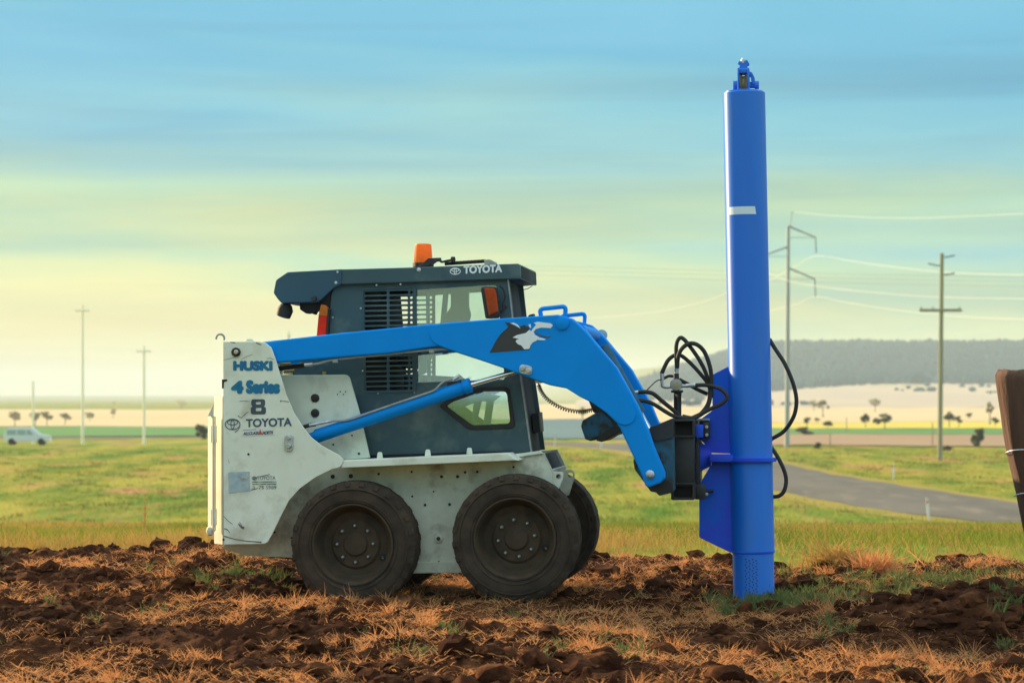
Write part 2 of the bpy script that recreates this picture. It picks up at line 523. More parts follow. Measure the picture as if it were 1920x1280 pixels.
def terrain(X, Y):
    X = np.asarray(X, float); Y = np.asarray(Y, float)
    t = np.clip((Y - 19.0) / 74.0, 0, 1)
    z = PLAIN * (t * 0.85 + 0.15 * t * t * (3 - 2 * t))
    z = z + 0.05 * np.sin(X * 0.9 + Y * 0.31) * np.sin(Y * 0.23 - X * 0.12) * sstep(20, 30, Y) * (1 - 0.6 * sstep(60, 120, Y))
    z = z + 0.16 * np.sin(X * 0.11 + 1.7) * np.sin(Y * 0.045 + X * 0.03) * sstep(100, 170, Y)
    # wooded range far off on the right, its foot rising slowly
    mask = sstep(60, 330, X + (Y - 2600) * 0.02)
    z = z + mask * (17 * sstep(1250, 2150, Y) + 46 * sstep(2150, 2700, Y) * (1 + 0.05 * np.sin(X * 0.006 + 2)))
    # a low far rise on the horizon everywhere
    z = z + 10 * sstep(3500, 7000, Y)
    return z

def px_ground(u, v):
    """where a line of sight meets the far plain"""
    Y = (CAMZ - PLAIN) * FPX / (v - HZ)
    for _ in range(12):
        X = (u - CXP) * Y / FPX
        z = float(terrain(X, Y))
        Y = (CAMZ - z) * FPX / (v - HZ)
    return Vector(((u - CXP) * Y / FPX, Y, float(terrain((u - CXP) * Y / FPX, Y))))

def grid_mesh(xs, ys, zf):
    X, Y = np.meshgrid(xs, ys)
    Z = zf(X, Y)
    V = np.stack([X.ravel(), Y.ravel(), Z.ravel()], 1)
    nx, ny = len(xs), len(ys)
    i = np.arange(nx - 1)[None, :] + nx * np.arange(ny - 1)[:, None]
    i = i.ravel()
    Fq = np.stack([i, i + 1, i + nx + 1, i + nx], 1)
    me = mesh_from(V, Fq)
    me.shade_smooth()
    return me

M['meadow'] = material('meadow_grass_ground', (0.095, 0.17, 0.018), (0.32, 0.285, 0.045), 0.34, rough=0.95, stretch=(1, 0.20, 1), detail=8, lo=0.38, hi=0.60, spec=0.03,
                       dirt=(0.40, 0.22, 0.09), dscale=0.27, dmin=0.55, dmax=0.66, bump=0.12, bscale=3.0)
xs = np.unique(np.concatenate([np.linspace(-12, 12, 49), np.geomspace(12, 8000, 60), -np.geomspace(12, 8000, 60)]))
ys = np.unique(np.concatenate([-np.geomspace(20, 8000, 24), np.linspace(-20, 18, 20), np.linspace(18, 130, 113), np.geomspace(130, 8000, 150)]))
g = link('ground', grid_mesh(xs, ys, lambda X, Y: terrain(X, Y) - 0.10 * (1 - sstep(18.5, 20, Y)) ), M['meadow'])
tag(g, 'green and straw yellow meadow falling away to a wide plain', 'meadow', kind='structure')

def ribbon(name, center, width, mat, label, cat, lift=0.03, sub=10, edge=None):
    C = catmull([(x, y, 0) for x, y in center], sub)
    V, Fc = [], []
    n = len(C)
    for i, p in enumerate(C):
        t = (C[min(i + 1, n - 1)] - C[max(i - 1, 0)]).normalized()
        nn = Vector((t.y, -t.x, 0))
        for k, f in enumerate((-0.5, -0.25, 0, 0.25, 0.5)):
            wob = 0.12 * math.sin(i * 1.7 + k) if k in (0, 4) else 0
            q = p + nn * (f * width + wob)
            crown = 0.10 * (1 - (2 * f) ** 2)
            V.append((q.x, q.y, float(terrain(q.x, q.y)) + lift + crown))
    for i in range(n - 1):
        for k in range(4):
            a = i * 5 + k
            Fc.append((a, a + 1, a + 6, a + 5))
    me = mesh_from(V, Fc); me.shade_smooth()
    o = link(name, me, mat)
    return tag(o, label, cat, kind='structure')

M['asphalt'] = material('worn_grey_asphalt', (0.10, 0.088, 0.066), (0.14, 0.122, 0.095), 0.35, rough=0.85, spec=0.15, stretch=(1, 0.3, 1), bump=0.01, bscale=8, dirt=(0.21, 0.17, 0.12), dscale=0.9, dmin=0.55, dmax=0.7)
M['verge'] = material('dry_verge_grass', (0.34, 0.24, 0.06), (0.24, 0.22, 0.05), 0.5, rough=0.95, spec=0.03, bump=0.03, bscale=3)
CL = [(70, 36), (46, 55), (30, 76), (22.2, 97), (18.9, 118), (17.3, 150), (16.3, 190), (13, 233), (5, 257), (-10, 274), (-35, 288), (-80, 305), (-160, 330), (-320, 380)]
ribbon('road_verge', CL, 11.5, M['verge'], 'dry yellow grass verge along both sides of the grey road', 'verge', lift=0.02)
ribbon('road', CL, 8.4, M['asphalt'], 'grey sealed road curving away behind the blue post driver', 'road', lift=0.07)

def field(name, u0, v0, u1, v1, mat, label, cat, lift, slant=0.0, yr=None):
    """a field on the plain between two rows of the photo, given as distances"""
    y0 = (CAMZ - PLAIN) * FPX / (v1 - HZ); y1 = (CAMZ - PLAIN) * FPX / (v0 - HZ)
    xa, xb = (u0 - CXP) * y0 / FPX, (u1 - CXP) * y0 / FPX
    xa2, xb2 = (u0 - CXP) * y1 / FPX, (u1 - CXP) * y1 / FPX
    n, m = 28, 12
    V, Fc = [], []
    for j in range(m + 1):
        t = j / m; y = y0 * (y1 / y0) ** t
        tt = (y - y0) / (y1 - y0)
        for i in range(n + 1):
            s = i / n
            x = (xa * (1 - tt) + xa2 * tt) * (1 - s) + (xb * (1 - tt) + xb2 * tt) * s
            yy = y + slant * (s - 0.5) + 1.2 * math.sin(i * 2.1 + j)
            V.append((x, yy, float(terrain(x, yy)) + lift))
    for j in range(m):
        for i in range(n):
            a = j * (n + 1) + i
            Fc.append((a, a + 1, a + n + 2, a + n + 1))
    me = mesh_from(V, Fc); me.shade_smooth()
    return tag(link(name, me, mat), label, cat, kind='structure')

M['fallow'] = material('bare_fallow_soil', (0.30, 0.20, 0.125), (0.36, 0.25, 0.15), 0.03, rough=0.95, spec=0.03, stretch=(1, 0.2, 1), bump=0.03, bscale=1)
M['green_crop'] = material('green_crop', (0.10, 0.22, 0.07), (0.14, 0.25, 0.08), 0.05, rough=0.95, spec=0.03, stretch=(1, 0.2, 1))
M['canola'] = material('yellow_flowering_crop', (0.62, 0.49, 0.06), (0.56, 0.45, 0.10), 0.03, rough=0.95, spec=0.03, stretch=(1, 0.2, 1))
M['stubble'] = material('pale_stubble', (0.54, 0.42, 0.22), (0.60, 0.46, 0.26), 0.015, rough=0.95, spec=0.03, stretch=(1, 0.25, 1))
M['pink_stubble'] = material('pinkish_stubble', (0.42, 0.34, 0.25), (0.50, 0.40, 0.27), 0.01, rough=0.95, spec=0.03, stretch=(1, 0.3, 1))
M['blue_crop'] = material('blue_green_crop', (0.10, 0.16, 0.17), (0.14, 0.20, 0.19), 0.03, rough=0.95, spec=0.03, stretch=(1, 0.2, 1))
field('fallow_field', 1385, 814, 2600, 837, M['fallow'], 'bare brown field beyond the road on the right', 'field', 0.10)
field('crop_field', 1380, 804, 2600, 814.5, M['green_crop'], 'thin green crop strip between brown and yellow fields', 'field', 0.15)
field('flowering_field', 1380, 793, 2700, 804.5, M['canola'], 'bright yellow flowering field behind the dark paddock trees', 'field', 0.20)
field('stubble_field', 1180, 764, 2800, 793.4, M['stubble'], 'pale cream stubble field below the wooded range', 'field', 0.25)
field('far_stubble_field', 1080, 753, 3200, 764.5, M['pink_stubble'], 'pinkish far field at the foot of the range', 'field', 0.3)
field('blue_crop_field', 985, 786, 1375, 824, M['blue_crop'], 'blue green crop field seen under the raised loader arm', 'field', 0.12)
field('straw_field', 920, 757, 1190, 786.4, M['stubble'], 'straw coloured field above the blue green crop', 'field', 0.18)
field('left_crop_field', -700, 800, 900, 818, M['green_crop'], 'hazy green crop strip behind the poles on the left', 'field', 0.12)
field('left_stubble_field', -800, 768, 920, 800.4, M['stubble'], 'hazy pale stubble field on the left horizon', 'field', 0.18)

# range of wooded hills: the wood reads as one mass
def ico(sub=1):
    bm = bmesh.new(); bmesh.ops.create_icosphere(bm, subdivisions=sub, radius=1)
    V = np.array([v.co[:] for v in bm.verts]); Fq = np.array([[v.index for v in f.verts] for f in bm.faces]); bm.free()
    return V, Fq

def scatter_blobs(name, P, S, mat, sub=1, rough=0.25, smooth=False):
    bv, bf = ico(sub)
    n = len(P); k = len(bv)
    jit = 1 + rough * rng.standard_normal((n, k, 1))
    V = bv[None] * jit * S[:, None, :]
    a = rng.uniform(0, 2 * np.pi, n); c, s = np.cos(a)[:, None], np.sin(a)[:, None]
    Vx = V[..., 0] * c - V[..., 1] * s; Vy = V[..., 0] * s + V[..., 1] * c
    V = np.stack([Vx, Vy, V[..., 2]], 2) + P[:, None, :]
    Fq = (bf[None] + (np.arange(n) * k)[:, None, None]).reshape(-1, 3)
    me = mesh_from(V.reshape(-1, 3), Fq)
    if smooth: me.shade_smooth()
    return link(name, me, mat)

M['wood'] = material('distant_eucalypt_foliage', (0.006, 0.050, 0.070), (0.012, 0.060, 0.075), 0.02, rough=0.9, spec=0.03)
n = 42000
Y = rng.uniform(2050, 2900, n); X = rng.uniform(60, 1500, n)
keep = (sstep(80, 300, X + (Y - 2600) * 0.02) > rng.uniform(0, 1, n) * 0.6 + 0.05) & (X < Y * 0.40 + 60) & (rng.uniform(0, 1, n) < 0.25 + 0.75 * sstep(2120, 2260, Y + 60 * np.sin(X * 0.013)))
X, Y = X[keep], Y[keep]
h = rng.uniform(2.6, 6.0, len(X))
P = np.stack([X, Y, terrain(X, Y) + h * 0.7], 1)
S = np.stack([h * rng.uniform(0.6, 1.0, len(X)), h * rng.uniform(0.6, 1.0, len(X)), h], 1)
wood = scatter_blobs('forest', P, S, M['wood'], 1, 0.22)
tag(wood, 'hazy blue green forest covering the long range on the right', 'forest', kind='stuff')
# scattered scrub at the foot of the range
n = 900
Y = rng.uniform(1150, 2100, n); X = rng.uniform(100, 1000, n)
keep = (X < Y * 0.36) & (np.sin(X * 0.02) + np.sin(Y * 0.013 + X * 0.01) > 0.4)
X, Y = X[keep], Y[keep]; h = rng.uniform(1.0, 2.6, len(X))
sc = scatter_blobs('scrub', np.stack([X, Y, terrain(X, Y) + h * 0.6], 1), np.stack([h * 1.4, h * 1.2, h], 1), M['wood'], 1, 0.25)
tag(sc, 'low scattered scrub at the foot of the wooded range', 'scrub', kind='stuff')

# ------------------------------------------------------------------ the skid steer loader
YAW = R(-7.1)
K = Frame('skid_steer_loader', (0, 14.0, 0), YAW)
tag(K.root, 'small white skid steer loader with blue lift arms and dark cab on ploughed soil', 'loader')
px = K.px

def bolt(fr, name, u, v, y, r_px, depth, mat, parent, seg=12, dome=True):
    p = fr.px(u, v, y); r = r_px * fr.scale(y)
    prof = [(r * 1.0, 0.0), (r, -depth * 0.7), (r * 0.75, -depth)] if dome else [(r, 0), (r, -depth)]
    return lathe(name, prof, p, (0, 1, 0), mat, parent, seg)

# wheels --------------------------------------------------------------
def make_wheel(name, center, rad, width, outer=-1, rot=0.0):
    """outer=-1: the dished side faces -y (the viewer)"""
    w = empty(name, center, 0, K.root)
    o = outer
    hw = width / 2
    prof = [(rad * 0.60, -hw * 0.80), (rad * 0.66, -hw * 0.98), (rad * 0.78, -hw * 1.0), (rad * 0.90, -hw * 0.95), (rad * 0.970, -hw * 0.82), (rad * 0.985, -hw * 0.6),
            (rad * 0.985, hw * 0.6), (rad * 0.970, hw * 0.82), (rad * 0.90, hw * 0.95), (rad * 0.78, hw), (rad * 0.66, hw * 0.98), (rad * 0.60, hw * 0.80)]
    V, Fc = lathe_geo(prof, (0, 0, 0), (0, 1, 0), 72, False)
    # raised ribs round the sidewall
    for rr, side in ((0.70, -1), (0.86, -1)):
        b0 = len(V)
        ring = [(rad * (rr - 0.012), side * hw * 0.97), (rad * (rr - 0.006), side * (hw + 0.004)), (rad * (rr + 0.006), side * (hw + 0.004)), (rad * (rr + 0.012), side * hw * 0.95)]
        v2, f2 = lathe_geo(ring, (0, 0, 0), (0, 1, 0), 72, False)
        V += v2; Fc += [tuple(i + b0 for i in f) for f in f2]
    # chevron lugs
    nl = 26
    for k in range(nl * 2):
        side = -1 if k % 2 else 1
        a0 = 2 * math.pi * (k // 2) / nl + (0.5 * 2 * math.pi / nl if side > 0 else 0) + rot
        b0 = len(V)
        for (yy, da) in ((side * hw * 0.02, 0.13), (side * hw * 0.90, 0.0)):
            for (dr, dw) in ((0.93, 0.060), (0.994, 0.042)):
                for s in (-1, 1):
                    an = a0 + da + s * dw
                    rr = rad * dr * (0.985 if (abs(yy) > hw * 0.5 and dr > 0.95) else 1)
                    V.append(Vector((rr * math.cos(an), yy, rr * math.sin(an))))
        f = [(0, 1, 3, 2), (4, 6, 7, 5), (2, 3, 7, 6), (0, 2, 6, 4), (1, 5, 7, 3)]
        Fc += [tuple(i + b0 for i in q) for q in f]
        b0 = len(V)     # shoulder end of the lug runs down the sidewall
        for (yy, rr) in ((side * hw * 0.90, 0.980), (side * hw * 0.99, 0.915)):
            for dd in (0.0, 0.022):
                for s in (-1, 1):
                    an = a0 + s * 0.042
                    V.append(Vector(((rr * rad - dd) * math.cos(an), yy - side * (0.012 if dd else 0), (rr * rad - dd) * math.sin(an))))
        Fc += [tuple(i + b0 for i in q) for q in ((0, 1, 5, 4), (0, 4, 6, 2), (1, 3, 7, 5), (4, 5, 7, 6))]
    me = mesh_from(V, Fc); fix_normals(me); autosmooth(me, 32)
    link('tyre', me, M['tyre'], w)
    # rim: flange, deep barrel and dished disc
    d = [(rad * 0.625, o * hw * 0.92), (rad * 0.640, o * (hw * 1.0)), (rad * 0.615, o * (hw * 1.01)), (rad * 0.585, o * hw * 0.90), (rad * 0.56, o * hw * 0.6),
         (rad * 0.53, o * hw * 0.25), (rad * 0.50, o * hw * 0.12), (rad * 0.40, o * hw * 0.10), (rad * 0.36, o * hw * 0.20), (rad * 0.20, o * hw * 0.24), (rad * 0.17, o * hw * 0.34), (rad * 0.04, o * hw * 0.36)]
    V, Fc = lathe_geo(d, (0, 0, 0), (0, 1, 0), 56, False)
    Fc.append(tuple((len(d) - 1) * 56 + k for k in range(56)))
    # the barrel closes the wheel from behind
    d2 = [(rad * 0.60, o * hw * 0.85), (rad * 0.60, -o * hw * 0.85), (rad * 0.2, -o * hw * 0.80), (rad * 0.02, -o * hw * 0.80)]
    b0 = len(V); v2, f2 = lathe_geo(d2, (0, 0, 0), (0, 1, 0), 56, False)
    V += v2; Fc += [tuple(i + b0 for i in f) for f in f2]
    me = mesh_from(V, Fc); fix_normals(me); autosmooth(me, 30)
    link('rim', me, M['rim'], w)
    for k in range(8):
        an = 2 * math.pi * k / 8 + 0.05 + rot
        lathe('wheel_nut', [(0.0105, 0), (0.0105, o * 0.014), (0.006, o * 0.024), (0.002, o * 0.025)], (rad * 0.285 * math.cos(an), o * hw * 0.22, rad * 0.285 * math.sin(an)), (0, 1, 0), M['steel'], w, 8)
    an = -0.42 + rot
    vp = Vector((rad * 0.47 * math.cos(an), o * hw * 0.13, rad * 0.47 * math.sin(an)))
    lathe('valve_hole', [(0.023, 0), (0.023, o * 0.004), (0.018, o * 0.005)], vp, (0, 1, 0), M['dark'], w, 16)
    tube('valve_stem', [vp + Vector((0, o * 0.004, 0)), vp + Vector((0.008, o * 0.04, -0.004))], 0.005, M['brass'], w, 8)
    return w

TW = 0.25
c1, c2 = px(965, 1010, 0), px(661, 1021, 0)
rad = 0.386
for c, rot in ((c1, 0.1), (c2, -0.03)):
    make_wheel('wheel', (c.x, TW / 2, c.z), rad, TW, -1, rot)
    make_wheel('wheel', (c.x, 1.50 - TW / 2, c.z), rad, TW, 1, rot + 0.07)
for c in (c1, c2):
    tube('axle', [(c.x, TW * 0.6, c.z), (c.x, 1.5 - TW * 0.6, c.z)], 0.07, M['black'], K.root, 16)

# chassis ------------------------------------------------------------
chassis = [(417, 1023), (424, 1030), (460, 1041), (545, 1045), (640, 1064), (860, 1062), (1000, 1030), (1035, 985), (1035, 887), (1027, 868), (1016, 848), (960, 852), (640, 868), (590, 890), (520, 960)]
ch = plate(K, 'chassis_side', [chassis], 0.300, 0.318, M['white_low'])
far = link('chassis_side', ch.data, None, K.root); far.location = (0, 0.882, 0)
plate(K, 'chassis_belly', [[(424, 1020), (462, 1038), (640, 1060), (860, 1058), (1000, 1028), (1030, 985), (1030, 890), (1012, 862), (600, 872), (440, 900)]], 0.325, 1.175, M['dark'])
plate(K, 'lower_rail', [[(560, 1056), (880, 1052), (884, 1073), (560, 1077)]], 0.285, 0.299, M['white_low'])
for (u, v, r) in [(624, 893, 4), (658, 892, 4.2), (710, 888, 2.5), (772, 884, 2.2), (828, 893, 3.0), (858, 893, 3.0), (872, 885, 2.5), (895, 884, 2.5), (963, 875, 2.2), (797, 946, 2.5), (843, 945, 2.8), (773, 930, 2.0), (813, 921, 1.6), (789, 1055, 2.4), (823, 1053, 2.4)]:
    bolt(K, 'chassis_bolt', u, v, 0.299, r, 0.006, M['black'] if r < 3.2 and u != 828 and u != 858 else M['rim'], ch)
pl = bolt(K, 'drain_plug', 822, 1009, 0.299, 8, 0.01, M['white_low'], ch, 20)
bolt(K, 'plug_screw', 822, 1009, 0.288, 3.6, 0.006, M['rim'], pl)
# fender rail over the wheels
fr_ = plate(K, 'fender_rail', [[(637, 863), (952, 849), (971, 863), (640, 877)]], 0.04, 0.297, M['white'], bevel=0.006)
for u, v in ((712, 852), (802, 847), (880, 844)):
    plate(K, 'rail_lug', [rounded([(u - 6, v + 9), (u - 4, v - 5), (u + 4, v - 5), (u + 6, v + 9)], 3)], 0.20, 0.212, M['white'], fr_)
plate(K, 'front_top_lip', [[(955, 852), (1012, 845), (1018, 850), (960, 858)]], 0.285, 0.34, M['white'])
# front of the chassis with its dark opening
a, b = px(1034, 886, 0.32), px(1018, 850, 0.32)
for nm, y0, y1, mt in (('front_cheek', 0.33, 0.36, 'white_low'), ('front_cheek', 1.10, 1.17, 'white')):
    plate(K, nm, [[(1012, 850), (1020, 849), (1037, 884), (1036, 905), (1020, 905)]], y0, y1, M[mt])
plate(K, 'front_opening', [[(1012, 852), (1018, 852), (1033, 884), (1033, 905), (1012, 905)]], 0.362, 1.095, M['dark'])
plate(K, 'front_bumper', [[(1018, 880), (1038, 880), (1038, 892), (1018, 892)]], 0.34, 1.12, M['white_low'])
# tie-down lugs
l1 = [rounded([(1031, 884), (1057, 884), (1056, 898), (1047, 918), (1032, 912)], [0, 5, 3, 3, 0]), circle(1047, 893, 4.6, 18)]
plate(K, 'towing_lug', l1, 0.335, 0.352, M['white'])
l2 = [rounded([(1040, 900), (1061, 880), (1074, 880), (1078, 892), (1066, 930), (1052, 920)], [0, 7, 8, 8, 4, 0]), circle(1069, 890, 5.2, 18)]
plate(K, 'towing_lug', l2, 0.62, 0.64, M['white_low'])

# rear upright -------------------------------------------------------
panel = [(418, 640), (486, 640), (498, 643), (508, 651), (516, 672), (524, 698), (537, 740), (551, 773), (566, 797), (583, 819), (603, 835), (625, 847), (638, 854), (644, 862), (641, 871), (636, 876), (621, 880), (591, 895), (563, 915), (542, 938), (525, 971), (511, 1000), (502, 1016), (496, 1019), (419, 1021)]
rp_ = plate(K, 'rear_upright', [panel], 0.030, 0.046, M['white'], bevel=0.004)
fu = link('rear_upright', rp_.data, None, K.root); fu.location = (0, 1.42, 0)
# inner plate with two black plugs
inner = rounded([(500, 690), (530, 703), (654, 702), (674, 771), (694, 858), (640, 862), (500, 862)], [0, 6, 9, 0, 2, 0, 0])
ip = plate(K, 'inner_plate', [inner], 0.262, 0.276, M['white'])
for v in (746, 774):
    bolt(K, 'rubber_plug', 591, v, 0.262, 8, 0.012, M['rubber'], ip, 24)
for u, v, r in ((638, 734, 1.3), (648, 734, 1.3), (633, 739, 1.2), (644, 739, 1.2), (660, 816, 1.7), (673, 850, 2.4), (625, 833, 2)):
    bolt(K, 'plate_screw', u, v, 0.262, r, 0.004, M['rim'], ip, 8)
# panel fittings
hb = bolt(K, 'pivot_nut', 443, 660, 0.030, 9, 0.022, M['rim'], rp_, 8)
bolt(K, 'pivot_bolt', 443, 660, 0.010, 4.5, 0.010, M['steel'], hb, 12)
ringp = [px(413 + 7.6 * math.cos(t), 634 - 7.6 * math.sin(t), 0.045) for t in np.linspace(-0.5, 3.4, 14)]
tube('lifting_hook', ringp, 0.0065, M['pipe'], K.root, 8)
plate(K, 'lifting_lug', [rounded([(458, 644), (461, 635), (473, 635), (479, 644)], 4)], 0.047, 0.059, M['white'])
plate(K, 'slot_mark', [[(416, 711), (426, 711), (426, 714), (420, 716), (419, 728), (416, 728)]], 0.0275, 0.0296, M['rim'])
cp = plate(K, 'pin_keeper', [rounded([(533, 814), (549, 814), (549, 846), (533, 846)], 8)], 0.018, 0.0296, M['zinc'], rp_)
bolt(K, 'keeper_bolt', 541, 820, 0.018, 5, 0.012, M['zinc'], cp, 6)
bolt(K, 'keeper_bolt', 541, 836, 0.018, 5.4, 0.016, M['steel'], cp, 12)
for u, v in ((466, 851), (419, 1011), (515, 997), (547, 1008)):
    bolt(K, 'small_hole', u, v, 0.0296 if u < 510 else 0.299, 2.2, 0.003, M['rim'], rp_, 8)
# rear door edge: folded outward so the low sun catches it
def vprism(name, section, z0, z1, mat, bevel=0.004):
    """upright strip from a plan section (x,y)"""
    bm = bmesh.new()
    lo = [bm.verts.new((x, y, z0)) for x, y in section]; hi = [bm.verts.new((x, y, z1)) for x, y in section]
    n = len(section)
    bm.faces.new(lo[::-1]); bm.faces.new(hi)
    for i in range(n):
        bm.faces.new((lo[i], lo[(i + 1) % n], hi[(i + 1) % n], hi[i]))
    bmesh.ops.recalc_face_normals(bm, faces=bm.faces)
    bmesh.ops.bevel(bm, geom=list(bm.edges), offset=bevel, segments=2, affect='EDGES')
    me = bpy.data.meshes.new('v'); bm.to_mesh(me); bm.free(); autosmooth(me, 30)
    return link(name, me, mat, K.root)
pa, pb = px(418.5, 1021, 0.032), px(401, 748, 0.10)
zt, zb = px(410, 742, 0.05).z, px(410, 1021, 0.05).z
vprism('rear_door', [(pa.x, 0.034), (pa.x - 0.004, 0.034), (pa.x - 0.084, 0.140), (pa.x - 0.084, 1.30), (pa.x - 0.004, 1.42), (pa.x, 1.42)], zb, zt, M['cream'], 0.004)
vprism('rear_beam', [(pa.x + 0.002, 0.047), (pa.x - 0.004, 0.052), (pa.x - 0.004, 1.40), (pa.x + 0.06, 1.40), (pa.x + 0.06, 0.047)], zt + 0.002, px(418, 641, 0.05).z, M['white'], 0.002)
# guard bar standing off the door
g0, g1 = px(394, 985, 0.11), px(394, 795, 0.11)
gt = px(401, 758, 0.11)
gq = px(399.5, 900, 0.0)
gb = vprism('guard_bar', [(gq.x, 0.0), (gq.x - 0.003, 0.0), (gq.x - 0.050, 0.066), (gq.x - 0.042, 0.076), (gq.x, 0.076)], g0.z - 0.03, px(396, 780, 0.0).z, M['cream'], 0.003)
plate(K, 'guard_tip', [[(399, 780), (389, 780), (400, 757)]], 0.010, 0.03, M['cream'], gb, bevel=0.002)
for v0, v1 in ((797, 830), (954, 985)):
    pbox(K, 'guard_bracket', 395, v0, 403, v1, 0.012, 0.07, M['white'], gb)
lathe('guard_foot', [(0.005, -0.028), (0.02, -0.022), (0.027, 0), (0.02, 0.022), (0.005, 0.028)], px(394.5, 995, 0.03), (0, 0, 1), M['cream'], gb, 16)

# writing on the upright ---------------------------------------------
yy = 0.0275
lettering(K, 'lettering', 'HUSKI', 437, 676, 511, 695, yy, M['teal_print'], rp_, bold=0.01, heavy=1.7)
lettering(K, 'lettering', '4', 433, 713, 457, 738, yy, M['teal_print'], rp_, bold=0.01, heavy=2.6)
lettering(K, 'lettering', 'Series', 461, 712, 525, 738, yy, M['teal_print'], rp_, bold=0.01, heavy=2.2)
flat(K, 'lettering', [rounded([(471, 748), (497, 748), (497, 759), (494.5, 761.5), (498.5, 764), (498.5, 776.5), (470, 776.5), (470, 764), (473.5, 761.5), (471, 759)], [5, 5, 3, 1, 4, 5, 5, 4, 1, 3]), rounded([(479.5, 753.5), (489, 753), (489, 757.5), (479.5, 758)], 1.8), rounded([(479.5, 764.5), (490, 764), (490, 770), (479.5, 770.5)], 1.8)], 0.0290, M['grey_print'], rp_)
lettering(K, 'lettering', 'TOYOTA', 461, 785, 547, 801, yy, M['navy_print'], rp_, bold=0.008, rise=2.5, heavy=0.5)
emblem(K, 'emblem', 436, 795, 14.5, 10.5, 1.5, yy, M['navy_print'], rp_)
st = flat(K, 'sticker', [[(454, 804), (513.5, 801), (514, 815), (454.5, 818)]], 0.0290, M['sticker'], rp_)
lettering(K, 'lettering', 'ALLCLASS', 456, 809.5, 485, 815.5, yy - 0.0005, M['grey_print'], st, bold=0.0, rise=1.0, shear=0.2, heavy=0.35)
lettering(K, 'lettering', 'NORTH', 492, 808, 512, 814.5, yy - 0.0005, M['grey_print'], st, bold=0.0, rise=1.0, shear=0.2, heavy=0.35)
flat(K, 'sail_mark', [[(483.5, 814.5), (488, 804), (489.5, 809), (493, 814)]], 0.0277, M['red_print'], st)
flat(K, 'sticker_line', [[(456, 805.5), (480, 804.3), (480, 805.0), (456, 806.2)]], 0.0277, M['navy_print'], st)
flat(K, 'faded_sticker', [[(428, 885), (468, 883.5), (469, 920), (445, 922), (429, 925)]], 0.0290, M['old_sticker'], rp_)
lettering(K, 'lettering', 'TOYOTA', 482, 892, 516.5, 899, yy, M['faint_print'], rp_, bold=0.01)
emblem(K, 'emblem', 477, 896, 5, 3.6, 0.7, yy, M['faint_print'], rp_)
for v in (902, 906.2):
    flat(K, 'printed_bar', [[(473, v), (518, v - 0.4), (518, v + 1.6), (473, v + 2)]], 0.0290, M['faint_print'], rp_)
lettering(K, 'lettering', '3', 473, 911, 478.5, 916.5, yy, M['faint_print'], rp_, bold=0.01)
lettering(K, 'lettering', '75 5989', 485, 910, 518.5, 916.5, yy, M['faint_print'], rp_, bold=0.02)
# scratches in the paint
M['scratch'] = material('bared_steel_scratch', (0.10, 0.085, 0.07), (0.2, 0.17, 0.14), 80, rough=0.7)
def scratch(pts, w, y=0.0294, parent=None):
    up = [(u, v - w * (0.3 + 0.7 * random.random())) for u, v in pts]; dn = [(u, v + w * (0.3 + 0.7 * random.random())) for u, v in pts][::-1]
    flat(K, 'scratch', [up + dn], y, M['scratch'], parent or rp_)
for pts, w in (([(419, 675), (430, 672), (441, 669)], 0.5), ([(449, 752), (458, 751), (468, 752)], 0.8), ([(527, 751), (535, 752), (542, 753)], 0.7), ([(446, 779), (452, 783), (460, 776), (466, 771)], 1.0),
               ([(440, 810), (446, 806), (450, 800)], 1.2), ([(419, 967), (428, 976), (436, 982)], 1.2), ([(447, 982), (453, 988), (458, 989)], 3.0), ([(449, 978), (454, 986), (457, 992)], 1.2), ([(420, 1005), (440, 1010), (462, 1014), (490, 1016)], 1.6),
               ([(428, 861), (429, 865), (430, 868)], 1.0), ([(473, 898), (486, 893), (506, 889)], 0.8), ([(470, 918), (480, 916), (484, 914)], 0.8), ([(480, 642), (486, 645), (490, 646)], 1.6), ([(432, 641), (437, 642), (441, 642)], 1.2),
               ([(452, 674), (462, 668), (474, 664)], 0.4), ([(420, 990), (426, 992), (431, 998)], 1.3), ([(500, 672), (507, 671), (514, 674)], 0.7)):
    scratch(pts, w)

# cab -----------------------------------------------------------------
CY0, CY1 = 0.36, 1.14
slots = []
for i in range(20):
    v = 549 + 9.45 * i
    tilt = -0.022
    for (ua, ub) in ((683.5, 725.5), (729.5, 765.5)):
        du = 0.35 if i > 14 else 0
        slots.append(rounded([(ua, v - 3.0 + tilt * (ua - 725)), (ub, v - 3.0 + tilt * (ub - 725)), (ub, v + 3.0 + tilt * (ub - 725)), (ua, v + 3.0 + tilt * (ua - 725))], 2.9))
    slots.append(circle(770.8, v + tilt * 46, 2.9, 10))
upper_win = rounded([(779, 543), (932, 533.5), (946, 711), (780, 717)], [3, 8, 3, 3])
low_win = rounded([(836, 761), (849, 752), (897, 734), (950, 733), (957, 794), (885, 797)], [4, 5, 5, 9, 9, 7])
cab_out = rounded([(640, 530), (952.5, 521), (961, 598), (975, 699), (987, 782), (996, 848), (690, 859), (560, 862), (548, 690), (608, 650), (619, 580), (622, 545)], [6, 0, 0, 0, 0, 0, 0, 0, 8, 8, 0, 12])
cs = plate(K, 'cab_side', [cab_out, upper_win, low_win] + slots, CY0, CY0 + 0.02, M['cab'], bevel=0.002)
cs2 = link('cab_side', cs.data, None, K.root); cs2.location = (0, CY1 - CY0 - 0.02, 0)
gask = plate(K, 'window_gasket', [rounded([(822, 760), (847, 744), (893, 726), (955, 724), (966, 797), (960, 803), (879, 806)], [6, 6, 6, 10, 8, 6, 8]), low_win], CY0 - 0.010, CY0 + 0.004, M['rubber'], cs, bevel=0.004)
flat(K, 'window_pane', [low_win], CY0 + 0.010, M['glass_low'], cs)
flat(K, 'window_pane', [upper_win], CY0 + 0.010, M['glass'], cs)
